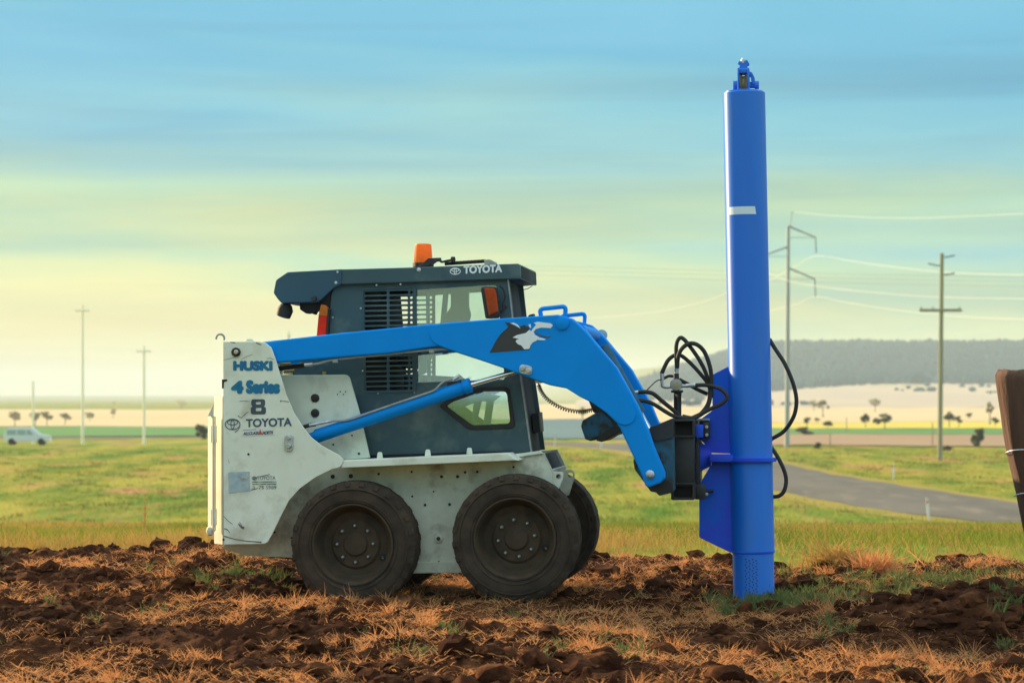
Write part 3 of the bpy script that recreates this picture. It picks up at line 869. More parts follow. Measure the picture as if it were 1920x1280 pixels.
gask2 = link('window_gasket', gask.data, None, cs2); gask2.location = (0, 0, 0)
# sliding window frame bars and the louvre surround
plate(K, 'window_bar', [[(776.5, 540), (781, 540), (783, 716), (778.5, 716)]], CY0 - 0.006, CY0 - 0.0005, M['cab'], cs)
plate(K, 'window_bar', [[(798, 543), (805, 542.5), (808, 714), (801, 714.5)]], CY0 + 0.024, CY0 + 0.034, M['cab'], cs)
plate(K, 'window_header', [[(779, 540), (934, 531), (934, 538), (779, 548)]], CY0 + 0.021, CY0 + 0.05, M['dark'], cs)
plate(K, 'louvre_surround', [rounded([(679, 541), (777, 537), (781, 735), (685, 737)], 4), rounded([(681.5, 544), (774.5, 540), (778, 731), (687, 733)], 3)], CY0 - 0.006, CY0 - 0.0005, M['cab'], cs)
plate(K, 'panel_seam', [[(680.8, 541), (682.2, 541), (683.2, 586), (681.8, 586)]], CY0 - 0.0025, CY0 - 0.0006, M['dark'], cs)
for u, v, r in ((676.5, 578, 2), (624, 595, 2), (680, 695, 1.8), (709, 737, 1.6), (777, 735, 1.6)):
    bolt(K, 'cab_screw', u, v, CY0, r, 0.004, M['zinc'], cs, 8)
plate(K, 'pillar_strip', [[(951, 524), (953.8, 524), (962.2, 598), (976.2, 699), (988.4, 782), (997.6, 848), (994.6, 848), (985.4, 782), (973.4, 699), (959.6, 598)]], CY0 - 0.006, CY0 - 0.0008, M['pipe'], cs, bevel=0.001)
plate(K, 'cab_sill', [[(690, 853), (960, 845), (960, 850), (690, 859)]], CY0 - 0.012, CY0 - 0.001, M['dark'], cs)
# inside: dark back wall, seat, frame
plate(K, 'rear_bulkhead', [[(640, 545), (714, 545), (722, 640), (727, 735), (727, 850), (560, 850), (560, 700)]], CY0 + 0.03, CY1 - 0.03, M['dark'])
plate(K, 'cab_floor', [[(690, 800), (840, 800), (975, 806), (985, 846), (690, 850)]], CY0 + 0.03, CY1 - 0.03, M['dark'])
seat = plate(K, 'seat', [rounded([(755, 700), (850, 706), (852, 745), (760, 770)], 8)], 0.52, 0.98, M['rubber'], bevel=0.02)
plate(K, 'backrest', [rounded([(748, 690), (772, 690), (757, 640), (735, 640)], 8)], 0.52, 0.98, M['rubber'], seat, bevel=0.02)
M['frame_grey'] = material('cab_frame_paint', (0.12, 0.34, 0.40), (0.14, 0.38, 0.42), 8, rough=0.5)
plate(K, 'roll_frame', [rounded([(845, 536), (878, 534), (878, 575), (882, 590), (868, 640), (846, 640), (850, 606), (818, 650), (795, 650), (845, 575)], 3)], 0.98, 1.03, M['frame_grey'])
plate(K, 'roll_frame', [[(832, 536), (842, 536), (832, 640), (822, 640)]], 1.06, 1.08, M['frame_grey'])
plate(K, 'lever_frame', [rounded([(858, 700), (900, 735), (938, 742), (925, 752), (918, 800), (905, 800), (912, 752), (902, 752), (893, 790), (884, 790), (888, 755), (850, 770), (850, 760), (880, 748)], 2)], 0.62, 0.66, M['frame_grey'])
plate(K, 'lever_frame', [[(790, 660), (812, 662), (796, 700), (782, 705)]], 0.60, 0.64, M['frame_grey'])
# front frame of the cab, black mesh door
def front_strip(name, y0, y1, mat, inset=0.0, thick=0.035, extra=None):
    return plate(K, name, [[(953 - inset, 523), (962 - inset, 598), (976 - inset, 699), (988 - inset, 782), (997 - inset, 848), (985 - inset, 848), (976 - inset, 782), (964 - inset, 699), (950 - inset, 598), (941 - inset, 523)]], y0, y1, mat)
front_strip('front_stile', CY0 + 0.021, CY0 + 0.09, M['black'])
front_strip('front_stile', CY1 - 0.09, CY1 - 0.021, M['black'])
front_strip('front_door', CY0 + 0.092, CY1 - 0.092, M['dark'], inset=4)
for y in (0.55, 0.68, 0.80, 0.92):
    front_strip('door_bar', y, y + 0.012, M['black'], inset=1.5)
plate(K, 'latch_box', [[(986, 598), (992, 590), (1000, 588), (1001, 602), (987, 604)]], 0.70, 0.80, M['black'])
lb = plate(K, 'front_lamp_box', [rounded([(996, 776), (1010, 772), (1013, 809), (1000, 812)], 2)], 0.74, 0.95, M['black'])
# roof
roof = [(637, 505), (780, 501), (971, 494), (976, 497), (977, 523), (952, 523.5), (637, 533.5)]
rf = plate(K, 'roof', [roof], 0.335, 1.165, M['cab'], bevel=0.006)
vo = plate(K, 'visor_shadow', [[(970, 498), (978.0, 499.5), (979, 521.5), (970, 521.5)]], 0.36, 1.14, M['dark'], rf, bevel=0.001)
lettering(K, 'lettering', 'TOYOTA', 869, 498.5, 941.5, 513.5, 0.3325, M['white_print'], rf, bold=0.0, rise=3.0, heavy=0.9)
emblem(K, 'emblem', 853.5, 508.5, 10.2, 6.6, 1.4, 0.3345, M['white_print'], rf)
bolt(K, 'roof_bolt', 785.5, 506, 0.335, 4.0, 0.006, M['zinc'], rf)
for u, v in ((706, 534.5), (751, 533)):
    bolt(K, 'roof_screw', u, v, 0.335, 1.8, 0.004, M['zinc'], rf, 8)
plate(K, 'roof_seam', [[(637, 532.6), (776, 528.5), (952, 522.5), (952, 524), (776, 530.2), (637, 534.2)]], 0.3325, 0.3346, M['dark'], rf, bevel=0.0005)
# rear air box hanging off the roof
hood = rounded([(539, 510), (641, 504.5), (640, 533), (625, 540), (603, 561), (594, 566.5), (527, 568), (520, 560), (512.5, 549), (517, 525)], [3, 2, 2, 4, 2, 2, 3, 3, 3, 3])
hd = plate(K, 'rear_air_box', [hood], 0.325, 1.12, M['cab_hood'], bevel=0.006)
bolt(K, 'box_screw', 633, 510, 0.325, 2.2, 0.005, M['zinc'], hd)
bolt(K, 'box_screw', 630, 530, 0.325, 2.8, 0.006, M['zinc'], hd)
lathe('work_lamp', [(0.015, -0.05), (0.045, -0.045), (0.050, 0.0), (0.035, 0.03), (0.012, 0.045)], px(535, 580, 0.42), (0.35, -0.2, 1), M['rubber'], hd, 24)
tube('lamp_bracket', [px(533, 566, 0.42), px(535, 578, 0.42)], 0.012, M['rubber'], hd, 8)
plate(K, 'box_bracket', [rounded([(562, 566), (600, 562), (604, 578), (590, 584), (588, 590), (584, 586), (574, 588), (562, 580)], 2)], 0.40, 0.50, M['dark'], hd)
bolt(K, 'hinge_knob', 590, 560, 0.325, 5, 0.02, M['black'], hd, 16)
plate(K, 'box_strut', [[(596, 562), (612, 552), (622, 545), (620, 580), (612, 590), (604, 570)]], 0.37, 0.60, M['dark'], hd)
tl = plate(K, 'tail_lamp', [rounded([(602, 572), (609, 572.5), (614, 578), (610, 632), (593, 632), (597, 590)], 2)], 0.30, 0.36, M['red'], bevel=0.006)
plate(K, 'amber_lens', [rounded([(601.5, 571), (609, 571.5), (614.5, 578), (613.2, 593), (596.8, 591)], 2)], 0.297, 0.3585, M['amber'], tl, bevel=0.006)
plate(K, 'lamp_backing', [rounded([(612, 577), (618, 579), (614, 634), (610, 634)], 1)], 0.305, 0.37, M['rubber'], tl)
# beacon and roof clutter
bc = px(793.5, 497, 0.52); sB = K.scale(0.52)
be = lathe('beacon', [(17.5 * sB, 0.0), (18 * sB, 0.012), (17.5 * sB, 0.035), (15.8 * sB, 0.115), (15 * sB, 0.128), (12 * sB, 0.131)], bc, (0, 0, 1), M['amber'], rf, 32)
lathe('beacon_base', [(20 * sB, -0.012), (20 * sB, 0.012), (18 * sB, 0.014)], bc, (0, 0, 1), M['rubber'], be, 24)
plate(K, 'beacon_bracket', [[(784, 500), (803, 484), (826, 483), (828, 489), (812, 492), (800, 500)]], 0.42, 0.44, M['black'], rf)
tube('roof_cable', [px(u, v, 0.40) for u, v in ((812, 494), (822, 487), (828, 491), (838, 489), (848, 487), (850, 484))], 0.007, M['rubber'], rf, 8, 3)
lathe('cable_gland', [(0.014, -0.015), (0.016, 0), (0.012, 0.015)], px(849.5, 486, 0.40), (0, 0, 1), M['rubber'], rf, 12)
cond = []
for i, t in enumerate(np.linspace(0, 1, 60)):
    cond.append(px(834 + 76 * t, 494.5 - 5 * t, 0.42))
tube('corrugated_conduit', cond, [0.0135 if i % 2 else 0.0095 for i in range(60)], M['rubber'], rf, 10, 0, 10)
plate(K, 'conduit_end', [[(908, 487), (918, 486), (930, 492), (930, 497), (908, 499)]], 0.40, 0.45, M['pipe'], rf)
# flank marker lamp
mk = plate(K, 'marker_lamp_housing', [rounded([(901, 540), (908, 537), (930, 538), (937, 588), (933, 596), (910, 597)], 3)], 0.27, 0.33, M['black'], bevel=0.006)
plate(K, 'marker_lens', [rounded([(907.5, 539.5), (927.5, 540.5), (931, 553), (934.5, 584), (916, 592.5)], [2, 3, 3, 3, 3])], 0.255, 0.272, M['orange'], mk, bevel=0.006)
tube('marker_arm', [px(u, v, 0.31) for u, v in ((932, 590), (938, 586), (944, 579), (943, 570), (947, 556), (944, 542), (938, 536))], 0.007, M['rubber'], mk, 8, 3)
bolt(K, 'marker_knob', 946, 574, 0.335, 5, 0.03, M['rubber'], mk, 12)
tube('wiper_wire', [px(978, 536, 0.9), px(990, 535, 0.9), px(998, 533, 0.9)], 0.0025, M['rubber'], rf, 6)
tube('wiper_wire', [px(978, 544, 0.9), px(990, 541, 0.9), px(998, 536, 0.9)], 0.0025, M['rubber'], rf, 6)
# engine bits between arm and inner plate
tube('engine_hose', [px(519, 691, 0.20), px(545, 688, 0.20), px(574, 684, 0.20)], 0.015, M['rubber'], K.root, 10)
for u0, v0, u1, v1 in ((526, 682.5, 545, 681.5), (532, 697, 552, 694.5)):
    tube('engine_pipe', [px(u0, v0, 0.28), px(u1, v1, 0.28)], 0.010, M['brass'], K.root, 10)
lathe('filler_cap', [(0.012, -0.01), (0.014, 0), (0.012, 0.012)], px(608, 700, 0.30), (0, 0, 1), M['brass'], K.root, 14)

# lift arms -----------------------------------------------------------
def make_arm(name, dy):
    A0, A1 = 0.075 + dy, 0.195 + dy
    outline = [(440, 648), (502, 639.5), (640, 624), (800, 608), (940, 597), (1046, 589.5), (1073, 597), (1086, 608), (1101, 623), (1119, 645), (1156, 689), (1184, 739), (1197, 763), (1204, 780), (1215, 805), (1225, 836), (1246, 886), (1246, 896), (1239, 905), (1218, 913), (1210, 910), (1204, 893), (1187, 855), (1163, 804), (1156, 793), (1137, 774), (1108, 754), (1086, 743), (1062, 728), (1031, 722), (1005, 713), (974, 702), (944, 690), (900, 675), (841, 656), (822, 649), (780, 655), (726, 663), (660, 668), (520, 680), (440, 690)]
    return A0, A1, outline
A0, A1, outline = make_arm('lift_arm', 0)
arm = plate(K, 'lift_arm', [outline], A0, A1, M['arm_blue'], bevel=0.010)
gus = [(806, 622), (812, 611), (826, 607.5), (940, 598.5), (1046, 591), (1072, 598.5), (1084, 609), (1099, 624), (1117, 646), (1151, 686), (1153, 696), (1176, 736), (1186, 758), (1192, 776), (1189, 788), (1181, 795), (1171, 797), (1162, 795), (1154, 789), (1137, 773), (1108, 753), (1086, 742), (1062, 727), (1031, 720.5), (1005, 711.5), (974, 700.5), (944, 688.5), (900, 673.5), (841, 654.5), (822, 647), (811, 640), (806, 631)]
gp = plate(K, 'gusset_plate', [gus], A0 - 0.008, A0 - 0.0005, M['arm_blue'], arm, bevel=0.003)
arm2 = link('lift_arm', arm.data, None, K.root); arm2.location = (0, 1.235, 0)
link('gusset_plate', gp.data, None, arm2)
# handles on the arm tops
hpts = [px(u, v, 0.13) for u, v in ((1014, 600), (1014, 590), (1013, 583), (1017, 579), (1030, 577.5), (1048, 575.5), (1056, 575), (1060, 578), (1060, 586), (1059, 598))]
ha = tube('arm_handle', hpts, 0.0135, M['arm_blue'], arm, 12, 3)
hb2 = link('arm_handle', ha.data, None, arm2)
# pins
bolt(K, 'pivot_boss', 1054.5, 606, A0 - 0.008, 12.5, 0.018, M['arm_blue'], arm, 28)
lathe('cross_tube', [(0.042, 0), (0.042, 1.05)], px(1085, 620, A1 + 0.002), (0, 1, 0), M['arm_blue'], K.root, 24)
lathe('cross_tube_end', [(0.036, 0), (0.036, 0.05), (0.02, 0.06)], px(1096, 618, 0.72), (0, 1, 0), M['steel'], arm2, 20)
ck = plate(K, 'pin_keeper', [rounded([(975, 682), (999, 687), (996, 704), (972, 699)], 8)], A0 - 0.018, A0 - 0.0085, M['zinc'], arm)
bolt(K, 'keeper_bolt', 979.5, 691, A0 - 0.018, 5.2, 0.012, M['steel'], ck, 12)
bolt(K, 'keeper_bolt', 991, 694.5, A0 - 0.018, 5.6, 0.012, M['zinc'], ck, 6)
bolt(K, 'hitch_pin', 1219, 889, A0, 8, 0.014, M['zinc'], arm, 20)
bolt(K, 'hitch_pin_end', 1219.5, 891, A0 - 0.014, 4, 0.012, M['steel'], arm, 12)
# rigid oil pipe under the arm
tube('oil_pipe', [px(u, v, 0.10) for u, v in ((585, 683), (600, 680.5), (620, 675), (650, 671.5), (700, 666.5), (760, 660.5), (810, 655.5), (842, 655))], 0.0075, M['pipe'], arm, 8, 3)
tube('pipe_fitting', [px(571, 684, 0.10), px(586, 682.5, 0.10)], 0.011, M['zinc'], arm, 8)
for u, v in ((628, 677), (809, 659)):
    pbox(K, 'pipe_clamp', u - 5, v - 3, u + 5, v + 3, 0.085, 0.115, M['pipe'], arm)

# lift cylinders
def cyl(dy):
    p0, p1, p2 = px(588, 819, 0.15), px(866, 727, 0.15), px(986, 691, 0.15)
    d = Vector((0, dy, 0))
    ax = (p1 - p0).normalized()
    c = tube('lift_cylinder', [p0 + d - ax * 0.12, p0 + d + ax * 0.005, p0 + d + ax * 0.02, p1 + d], [0.030, 0.030, 0.0415, 0.0415], M['arm_blue'], K.root, 24)
    tube('cylinder_gland', [p1 + d, p1 + d + ax * 0.012, p1 + d + ax * 0.0125, p1 + d + ax * 0.055, p1 + d + ax * 0.06], [0.036, 0.036, 0.045, 0.045, 0.036], M['arm_blue'], c, 24)
    tube('cylinder_rod', [p1 + d + ax * 0.058, p2 + d], 0.0165, M['chrome'], c, 18)
    return c
lc = cyl(0)
cyl(1.235)
tube('cylinder_pipe', [px(u, v, 0.11) for u, v in ((620, 789), (640, 788), (652, 787), (680, 778), (740, 757), (800, 737), (815, 731), (824, 722), (834, 714), (846, 711), (856, 708))], 0.0065, M['pipe'], lc, 8, 3)
tube('pipe_fitting', [px(850, 712, 0.11), px(860, 706, 0.11)], 0.012, M['zinc'], lc, 8)
tube('cylinder_hose', [px(u, v, 0.12) for u, v in ((566, 801), (580, 797), (592, 795))], 0.012, M['rubber'], lc, 8)
tube('hose_fitting', [px(580, 797, 0.115), px(600, 793, 0.115), (px(622, 789, 0.112))], 0.0095, M['zinc'], lc, 8)
pbox(K, 'valve_block', 838, 715, 872, 728, 0.13, 0.17, M['black'], lc)

# tilt gear between the arms
def tilt(y):
    p0, p1, p2 = px(1128, 650, y), px(1198, 776, y), px(1224, 822, y)
    c = tube('tilt_cylinder', [p0, p1], 0.045, M['old_blue'], K.root, 20)
    tube('tilt_rod', [p1, p2], 0.026, M['chrome'], c, 16)
    return c
tilt(0.42); tilt(0.98)
cm = plate(K, 'cross_member', [rounded([(1089, 799), (1092, 788), (1114, 775), (1128, 772), (1144, 788), (1152, 800), (1124, 819), (1116, 822), (1108, 827), (1097, 823)], 3)], 0.45, 1.05, M['old_blue'], bevel=0.01)
plate(K, 'cross_member_step', [[(1118, 826), (1122, 817), (1152, 797), (1166, 800), (1166, 806), (1150, 817), (1146, 817), (1140, 821), (1128, 828)]], 0.42, 1.08, M['black'], cm)
plate(K, 'cross_member_arm', [[(1112, 772), (1104, 752), (1120, 752), (1162, 790), (1166, 803), (1152, 800)]], 0.46, 1.04, M['black'], cm)
hp = plate(K, 'hitch_plate', [rounded([(1212, 806), (1236, 800), (1262, 792), (1264, 920), (1240, 928), (1216, 915), (1190, 880), (1187, 862), (1222, 830)], 3)], 0.24, 1.20, M['old_blue'], bevel=0.006)
plate(K, 'hitch_foot', [[(1211, 909), (1250, 898), (1262, 905), (1262, 923), (1236, 929), (1230, 923), (1220, 921)]], 0.225, 1.21, M['black'], hp)
plate(K, 'hitch_head', [rounded([(1218, 800), (1232, 796), (1262, 783), (1263, 820), (1232, 828), (1220, 820)], 3)], 0.225, 1.21, M['black'], hp)
pbox(K, 'hitch_latch', 1232, 848, 1240, 866, 0.215, 0.24, M['rim'], hp)
# coiled cable under the arm
base = catmull([px(u, v, 0.16) for u, v in ((1009, 718), (1014, 732), (1024, 746), (1040, 758), (1060, 767), (1082, 771), (1100, 770), (1116, 767))], 30)
hel = []
L_ = 0.0
for i, p in enumerate(base):
    t = (base[min(i + 1, len(base) - 1)] - base[max(i - 1, 0)]).normalized()
    n1 = t.cross(Vector((0, 1, 0))).normalized(); n2 = Vector((0, 1, 0))
    an = i * 0.95
    rr = 0.0115 if i > 6 else 0.002
    hel.append(p + n1 * (rr * math.cos(an)) + n2 * (rr * math.sin(an)))
tube('coiled_cable', hel, 0.0032, M['rubber'], K.root, 5)
pbox(K, 'cable_clip', 1003, 711, 1016, 718, 0.12, 0.18, M['zinc'])
# emblem of a snarling dog on the gusset
ydec = A0 - 0.0095
dk = flat(K, 'dog_emblem', [[(918, 661), (929, 640), (937.5, 627), (947, 618), (953, 612.5), (946, 603.5), (957, 605), (964, 610), (971, 613.5), (983, 609), (991, 613), (994, 619), (1000, 626), (997, 645), (992.5, 655.5), (983, 656)]], ydec, M['black_print'], arm)
wh = [[(961, 632.5), (969, 628), (986, 624), (992.5, 618), (996, 621), (999, 616), (1005, 609), (1001, 605), (1008, 603), (1031.7, 606), (1035.5, 608), (1036, 611), (1032.5, 615), (1015, 614), (1005, 616.7), (1000.4, 621.7), (1003, 627.5), (1011, 631.7), (1007.5, 637.5), (999, 641.7), (995, 646.7), (992.5, 653.7), (983, 654.6), (977.5, 647.5), (971, 645), (966.7, 640), (968.5, 637), (973, 635.5)]]
flat(K, 'emblem_face', wh, ydec - 0.0016, M['white_print'], dk)
flat(K, 'emblem_jaw', [[(1009, 634), (1012, 632.5), (1022.5, 635.4), (1023, 636.5), (1020, 637.5), (1009, 637.5)]], ydec - 0.0016, M['white_print'], dk)
flat(K, 'emblem_ear', [[(956.5, 606), (963, 604.6), (971, 608.7), (976, 616), (970, 612), (965, 609)]], ydec - 0.0016, M['white_print'], dk)
flat(K, 'emblem_eye', [[(991, 608), (995, 607.6), (996, 613), (994.5, 615), (992, 612)]], ydec - 0.0016, M['white_print'], dk)
flat(K, 'emblem_mouth', [[(1003.5, 622.5), (1010, 626), (1018, 629), (1026, 630.5), (1034, 628.5), (1031, 632), (1024, 633), (1014, 631), (1006, 627)]], ydec, M['navy_print'], dk)

# ------------------------------------------------------------------ the blue post driver hung on the loader
_b = K.world(K.px(1413, 1122, 0.74))
D = Frame('post_driver', (_b.x, _b.y, 0), YAW)
tag(D.root, 'tall royal blue hydraulic post driver mast carried upright in front of the loader', 'post driver')
dp = D.px; sD = D.scale(0)
def mast(name, u0, v0, u1, v1, r0, r1, mat, parent, seg=64, cap=0.006):
    a, b = dp(u0, v0, 0), dp(u1, v1, 0)
    ax = (b - a); L = ax.length
    return lathe(name, [(r0 - cap, 0), (r0, cap), (r1, L - cap), (r1 - cap, L)], a, ax, mat, parent, seg)
mt = mast('main_tube', 1412.5, 1034, 1394.8, 174, 39.7 * sD, 39.6 * sD, M['post_blue'], D.root)
lt = mast('lower_tube', 1413.5, 1124, 1412.2, 1030, 38.6 * sD, 38.6 * sD, M['post_blue'], D.root)
# seam ring at the sleeve end
mast('sleeve_ring', 1412.6, 1035.5, 1412.5, 1031.5, 40.4 * sD, 40.4 * sD, M['fin_blue'], mt, cap=0.002)
# row of drilled holes in the lower tube
V, Fc = [], []
cen0, cen1 = dp(1413.5, 1124, 0), dp(1412.2, 1030, 0)
for j in range(13):
    for i in range(4):
        u = 1398 + i * 6.6 + (j % 2) * 1.5; v = 1048 + j * 5.3 + (i % 2) * 2.6
        t = (1124 - v) / 94.0
        c = cen0.lerp(cen1, t)
        p = dp(u, v, -0.12)
        rr = 38.6 * sD + 0.0012
        dx = p.x - c.x
        a = math.asin(max(-0.95, min(0.95, dx / rr)))
        b0 = len(V)
        for k in range(8):
            e = 2 * math.pi * k / 8; s = 1.25 * sD
            aa = a + s * math.cos(e) / rr
            V.append((c.x + rr * math.sin(aa), -rr * math.cos(aa), p.z + s * math.sin(e)))
        Fc.append(tuple(range(b0, b0 + 8)))
link('drilled_holes', mesh_from(V, Fc), M['dark'], lt)
# strip of white tape round the tube
V, Fc = [], []
for i in range(13):
    a = -1.05 + i * (1.05 + 0.44) / 12
    skew = 0.0
    for v in (390.5, 405):
        t = (1034 - v) / 860.0
        c = dp(1412.5, 1034, 0).lerp(dp(1394.8, 174, 0), t)
        rr = 39.6 * sD + 0.0016
        aa = a + (0.05 if (i == 12 and v > 400) else 0)
        V.append((c.x + rr * math.sin(aa), -rr * math.cos(aa), c.z + 0.0016 * i / 12 * (1 if v < 400 else 1)))
    if i: Fc.append((2 * i - 2, 2 * i, 2 * i + 1, 2 * i - 1))
me = mesh_from(V, Fc); fix_normals(me); me.shade_smooth()
link('tape_strip', me, M['tape'], mt)
# top pulley ------------------------------------------------------
pul = lathe('pulley', [(0.075, -0.022), (0.072, -0.018), (0.055, -0.006), (0.055, 0.006), (0.072, 0.018), (0.075, 0.022), (0.02, 0.023)], dp(1394, 160, 0), (1, 0, 0), M['sheave'], D.root, 32)
for u0, u1 in ((1383, 1387), (1401, 1405.5)):
    a, b = dp(u0, 176, 0), dp(u1, 130, 0)
    box('pulley_cheek', (a.x, -0.07, a.z), (b.x, 0.07, b.z), M['post_blue'], pul, 0.006)
pbox(D, 'pulley_bridge', 1384, 128, 1405, 138, -0.05, 0.05, M['post_blue'], pul, 0.008)
for u0, u1, r in ((1375, 1383, 0.028), (1406, 1415, 0.020), (1415, 1423, 0.026)):
    a, b = dp(u0, 160, 0), dp(u1, 160, 0)
    lathe('pulley_nut', [(r, 0), (r, (b - a).length)], a, (1, 0, 0), M['post_blue'], pul, 10)
plate(D, 'rope_guard', [rounded([(1405, 134), (1410, 136), (1415, 146), (1415, 158), (1409, 158), (1408, 144), (1404, 140)], 2)], -0.03, 0.03, M['post_blue'], pul)
sh = plate(D, 'shackle', [rounded([(1386, 130), (1386.5, 122), (1383, 119), (1388, 113), (1391, 118), (1396.5, 118), (1398, 112), (1402, 114), (1405.5, 121), (1401, 124), (1402, 130)], 1.5)], -0.02, 0.02, M['post_blue'], pul)
lathe('shackle_pin', [(0.012, -0.02), (0.014, 0.0), (0.008, 0.022)], dp(1393, 116, 0), (0, 0, 1), M['zinc'], pul, 12)
lathe('mast_cap', [(36 * sD, -0.004), (36 * sD, 0.006), (26 * sD, 0.012)], dp(1394.8, 174, 0), (0, 0, 1), M['post_blue'], mt, 40)
# fins and collar ---------------------------------------------------
plate(D, 'upper_fin', [rounded([(1369, 685), (1336, 702), (1336, 769), (1311, 787), (1311, 822), (1320, 830), (1330, 848), (1374, 850)], [0, 3, 3, 4, 4, 6, 4, 0])], -0.016, 0.016, M['fin_blue'])
plate(D, 'lower_fin', [rounded([(1329, 878), (1318, 896), (1311, 912), (1311, 1007), (1371, 1036), (1376, 1030), (1376, 870), (1332, 872)], [5, 8, 6, 3, 2, 0, 0, 3])], -0.016, 0.016, M['fin_blue'])
cl_ = lathe('collar_plate', [(40.5 * sD, -0.012), (46 * sD, -0.012), (46.5 * sD, 0), (46 * sD, 0.012), (40.5 * sD, 0.012)], dp(1409.5, 861, 0), (0, 0, 1), M['fin_blue'], D.root, 48)
pbox(D, 'collar_arm', 1330, 852, 1375, 866, -0.10, 0.10, M['fin_blue'], cl_, 0.006)
pbox(D, 'collar_web', 1334, 866, 1372, 880, -0.012, 0.012, M['fin_blue'], cl_, 0.004)
a, b = dp(1304, 856, 0), dp(1333, 856, 0)
lathe('swivel_boss', [(0.060, 0), (0.105, 0.002), (0.105, 0.02), (0.080, 0.05), (0.058, (b - a).length), (0.03, (b - a).length + 0.004)], a, (1, 0, 0), M['fin_blue'], D.root, 36)
tube('stop_pin', [dp(1300, 921, -0.05), dp(1338, 920, -0.05)], 0.011, M['black'], D.root, 12)
# black mounting frame -------------------------------------------------
mf = pbox(D, 'mount_upright', 1261, 818, 1302, 912, -0.34, -0.24, M['black'], None, 0.006)
fu_ = link('mount_upright', mf.data, None, D.root); fu_.location = (0, 0.58, 0)
for v0, v1 in ((786, 820), (905, 937)):
    o_ = plate(D, 'mount_crossbar', [rounded([(1258, v0), (1303, v0), (1303, v1), (1258, v1)], 4), rounded([(1263, v0 + 4), (1298, v0 + 4), (1298, v1 - 4), (1263, v1 - 4)], 2)], -0.36, 0.36, M['black'], bevel=0.003)
    pbox(D, 'crossbar_core', 1263, v0 + 4, 1298, v1 - 4, -0.30, 0.30, M['dark'], o_, 0.0)
mp_ = pbox(D, 'mount_plate', 1303.5, 796, 1311, 936, -0.22, 0.22, M['black'], None, 0.004)
pbox(D, 'plate_block', 1304, 796, 1318, 820, -0.26, -0.20, M['fin_blue'], mp_, 0.004)
pbox(D, 'plate_block', 1304, 908, 1322, 936, -0.26, -0.20, M['black'], mp_, 0.004)
pbox(D, 'plate_block', 1318, 792, 1330, 822, -0.16, 0.16, M['black'], mp_, 0.004)
for v in (800, 815, 926):
    bolt(D, 'mount_bolt', 1325, v, -0.16, 3.2, 0.01, M['zinc'], mp_, 8)
pbox(D, 'mount_tie', 1302, 784.5, 1330, 788.5, -0.12, 0.12, M['pipe'], mp_, 0.003)
plate(D, 'mount_gusset', [[(1228, 806), (1258, 788), (1258, 818), (1240, 826)]], -0.30, 0.30, M['black'], mp_)
# valve on its stalk
vs = tube('valve_stalk', [dp(1270.5, 788, -0.18), dp(1270.5, 734, -0.18)], 0.0235, M['black'], D.root, 4, 0, 20)
vb = lathe('valve_body', [(0.026, -0.045), (0.036, -0.04), (0.036, 0.04), (0.02, 0.045)], dp(1268, 721, -0.18), (0, 1, 0), M['sheave'], D.root, 20)
lathe('valve_core', [(0.014, -0.012), (0.012, 0.012)], dp(1268, 721, -0.235), (0, 1, 0), M['brass'], vb, 12)
lathe('valve_ring', [(0.022, -0.006), (0.034, -0.004), (0.034, 0.004), (0.022, 0.006)], dp(1268, 721, -0.228), (0, 1, 0), M['pipe'], vb, 20)
pbox(D, 'valve_flange', 1258, 731, 1280, 736, -0.22, -0.14, M['black'], vb, 0.004)
tube('valve_neck', [dp(1268, 716, -0.18), dp(1268, 700, -0.18)], 0.017, M['black'], vb, 12)
for pts, r in ((((1268.5, 700), (1269, 686)), 0.0125), (((1241, 698), (1242, 712)), 0.012), (((1241, 711), (1242, 724), (1250, 726)), 0.011), (((1250, 726), (1262, 724)), 0.010), (((1276, 724), (1288, 723)), 0.010), (((1286, 723), (1304, 721.5)), 0.0125), (((1185, 737), (1198, 735)), 0.012)):
    tube('hose_fitting', [dp(u, v, -0.18) for u, v in pts], r, M['zinc'], D.root, 10)
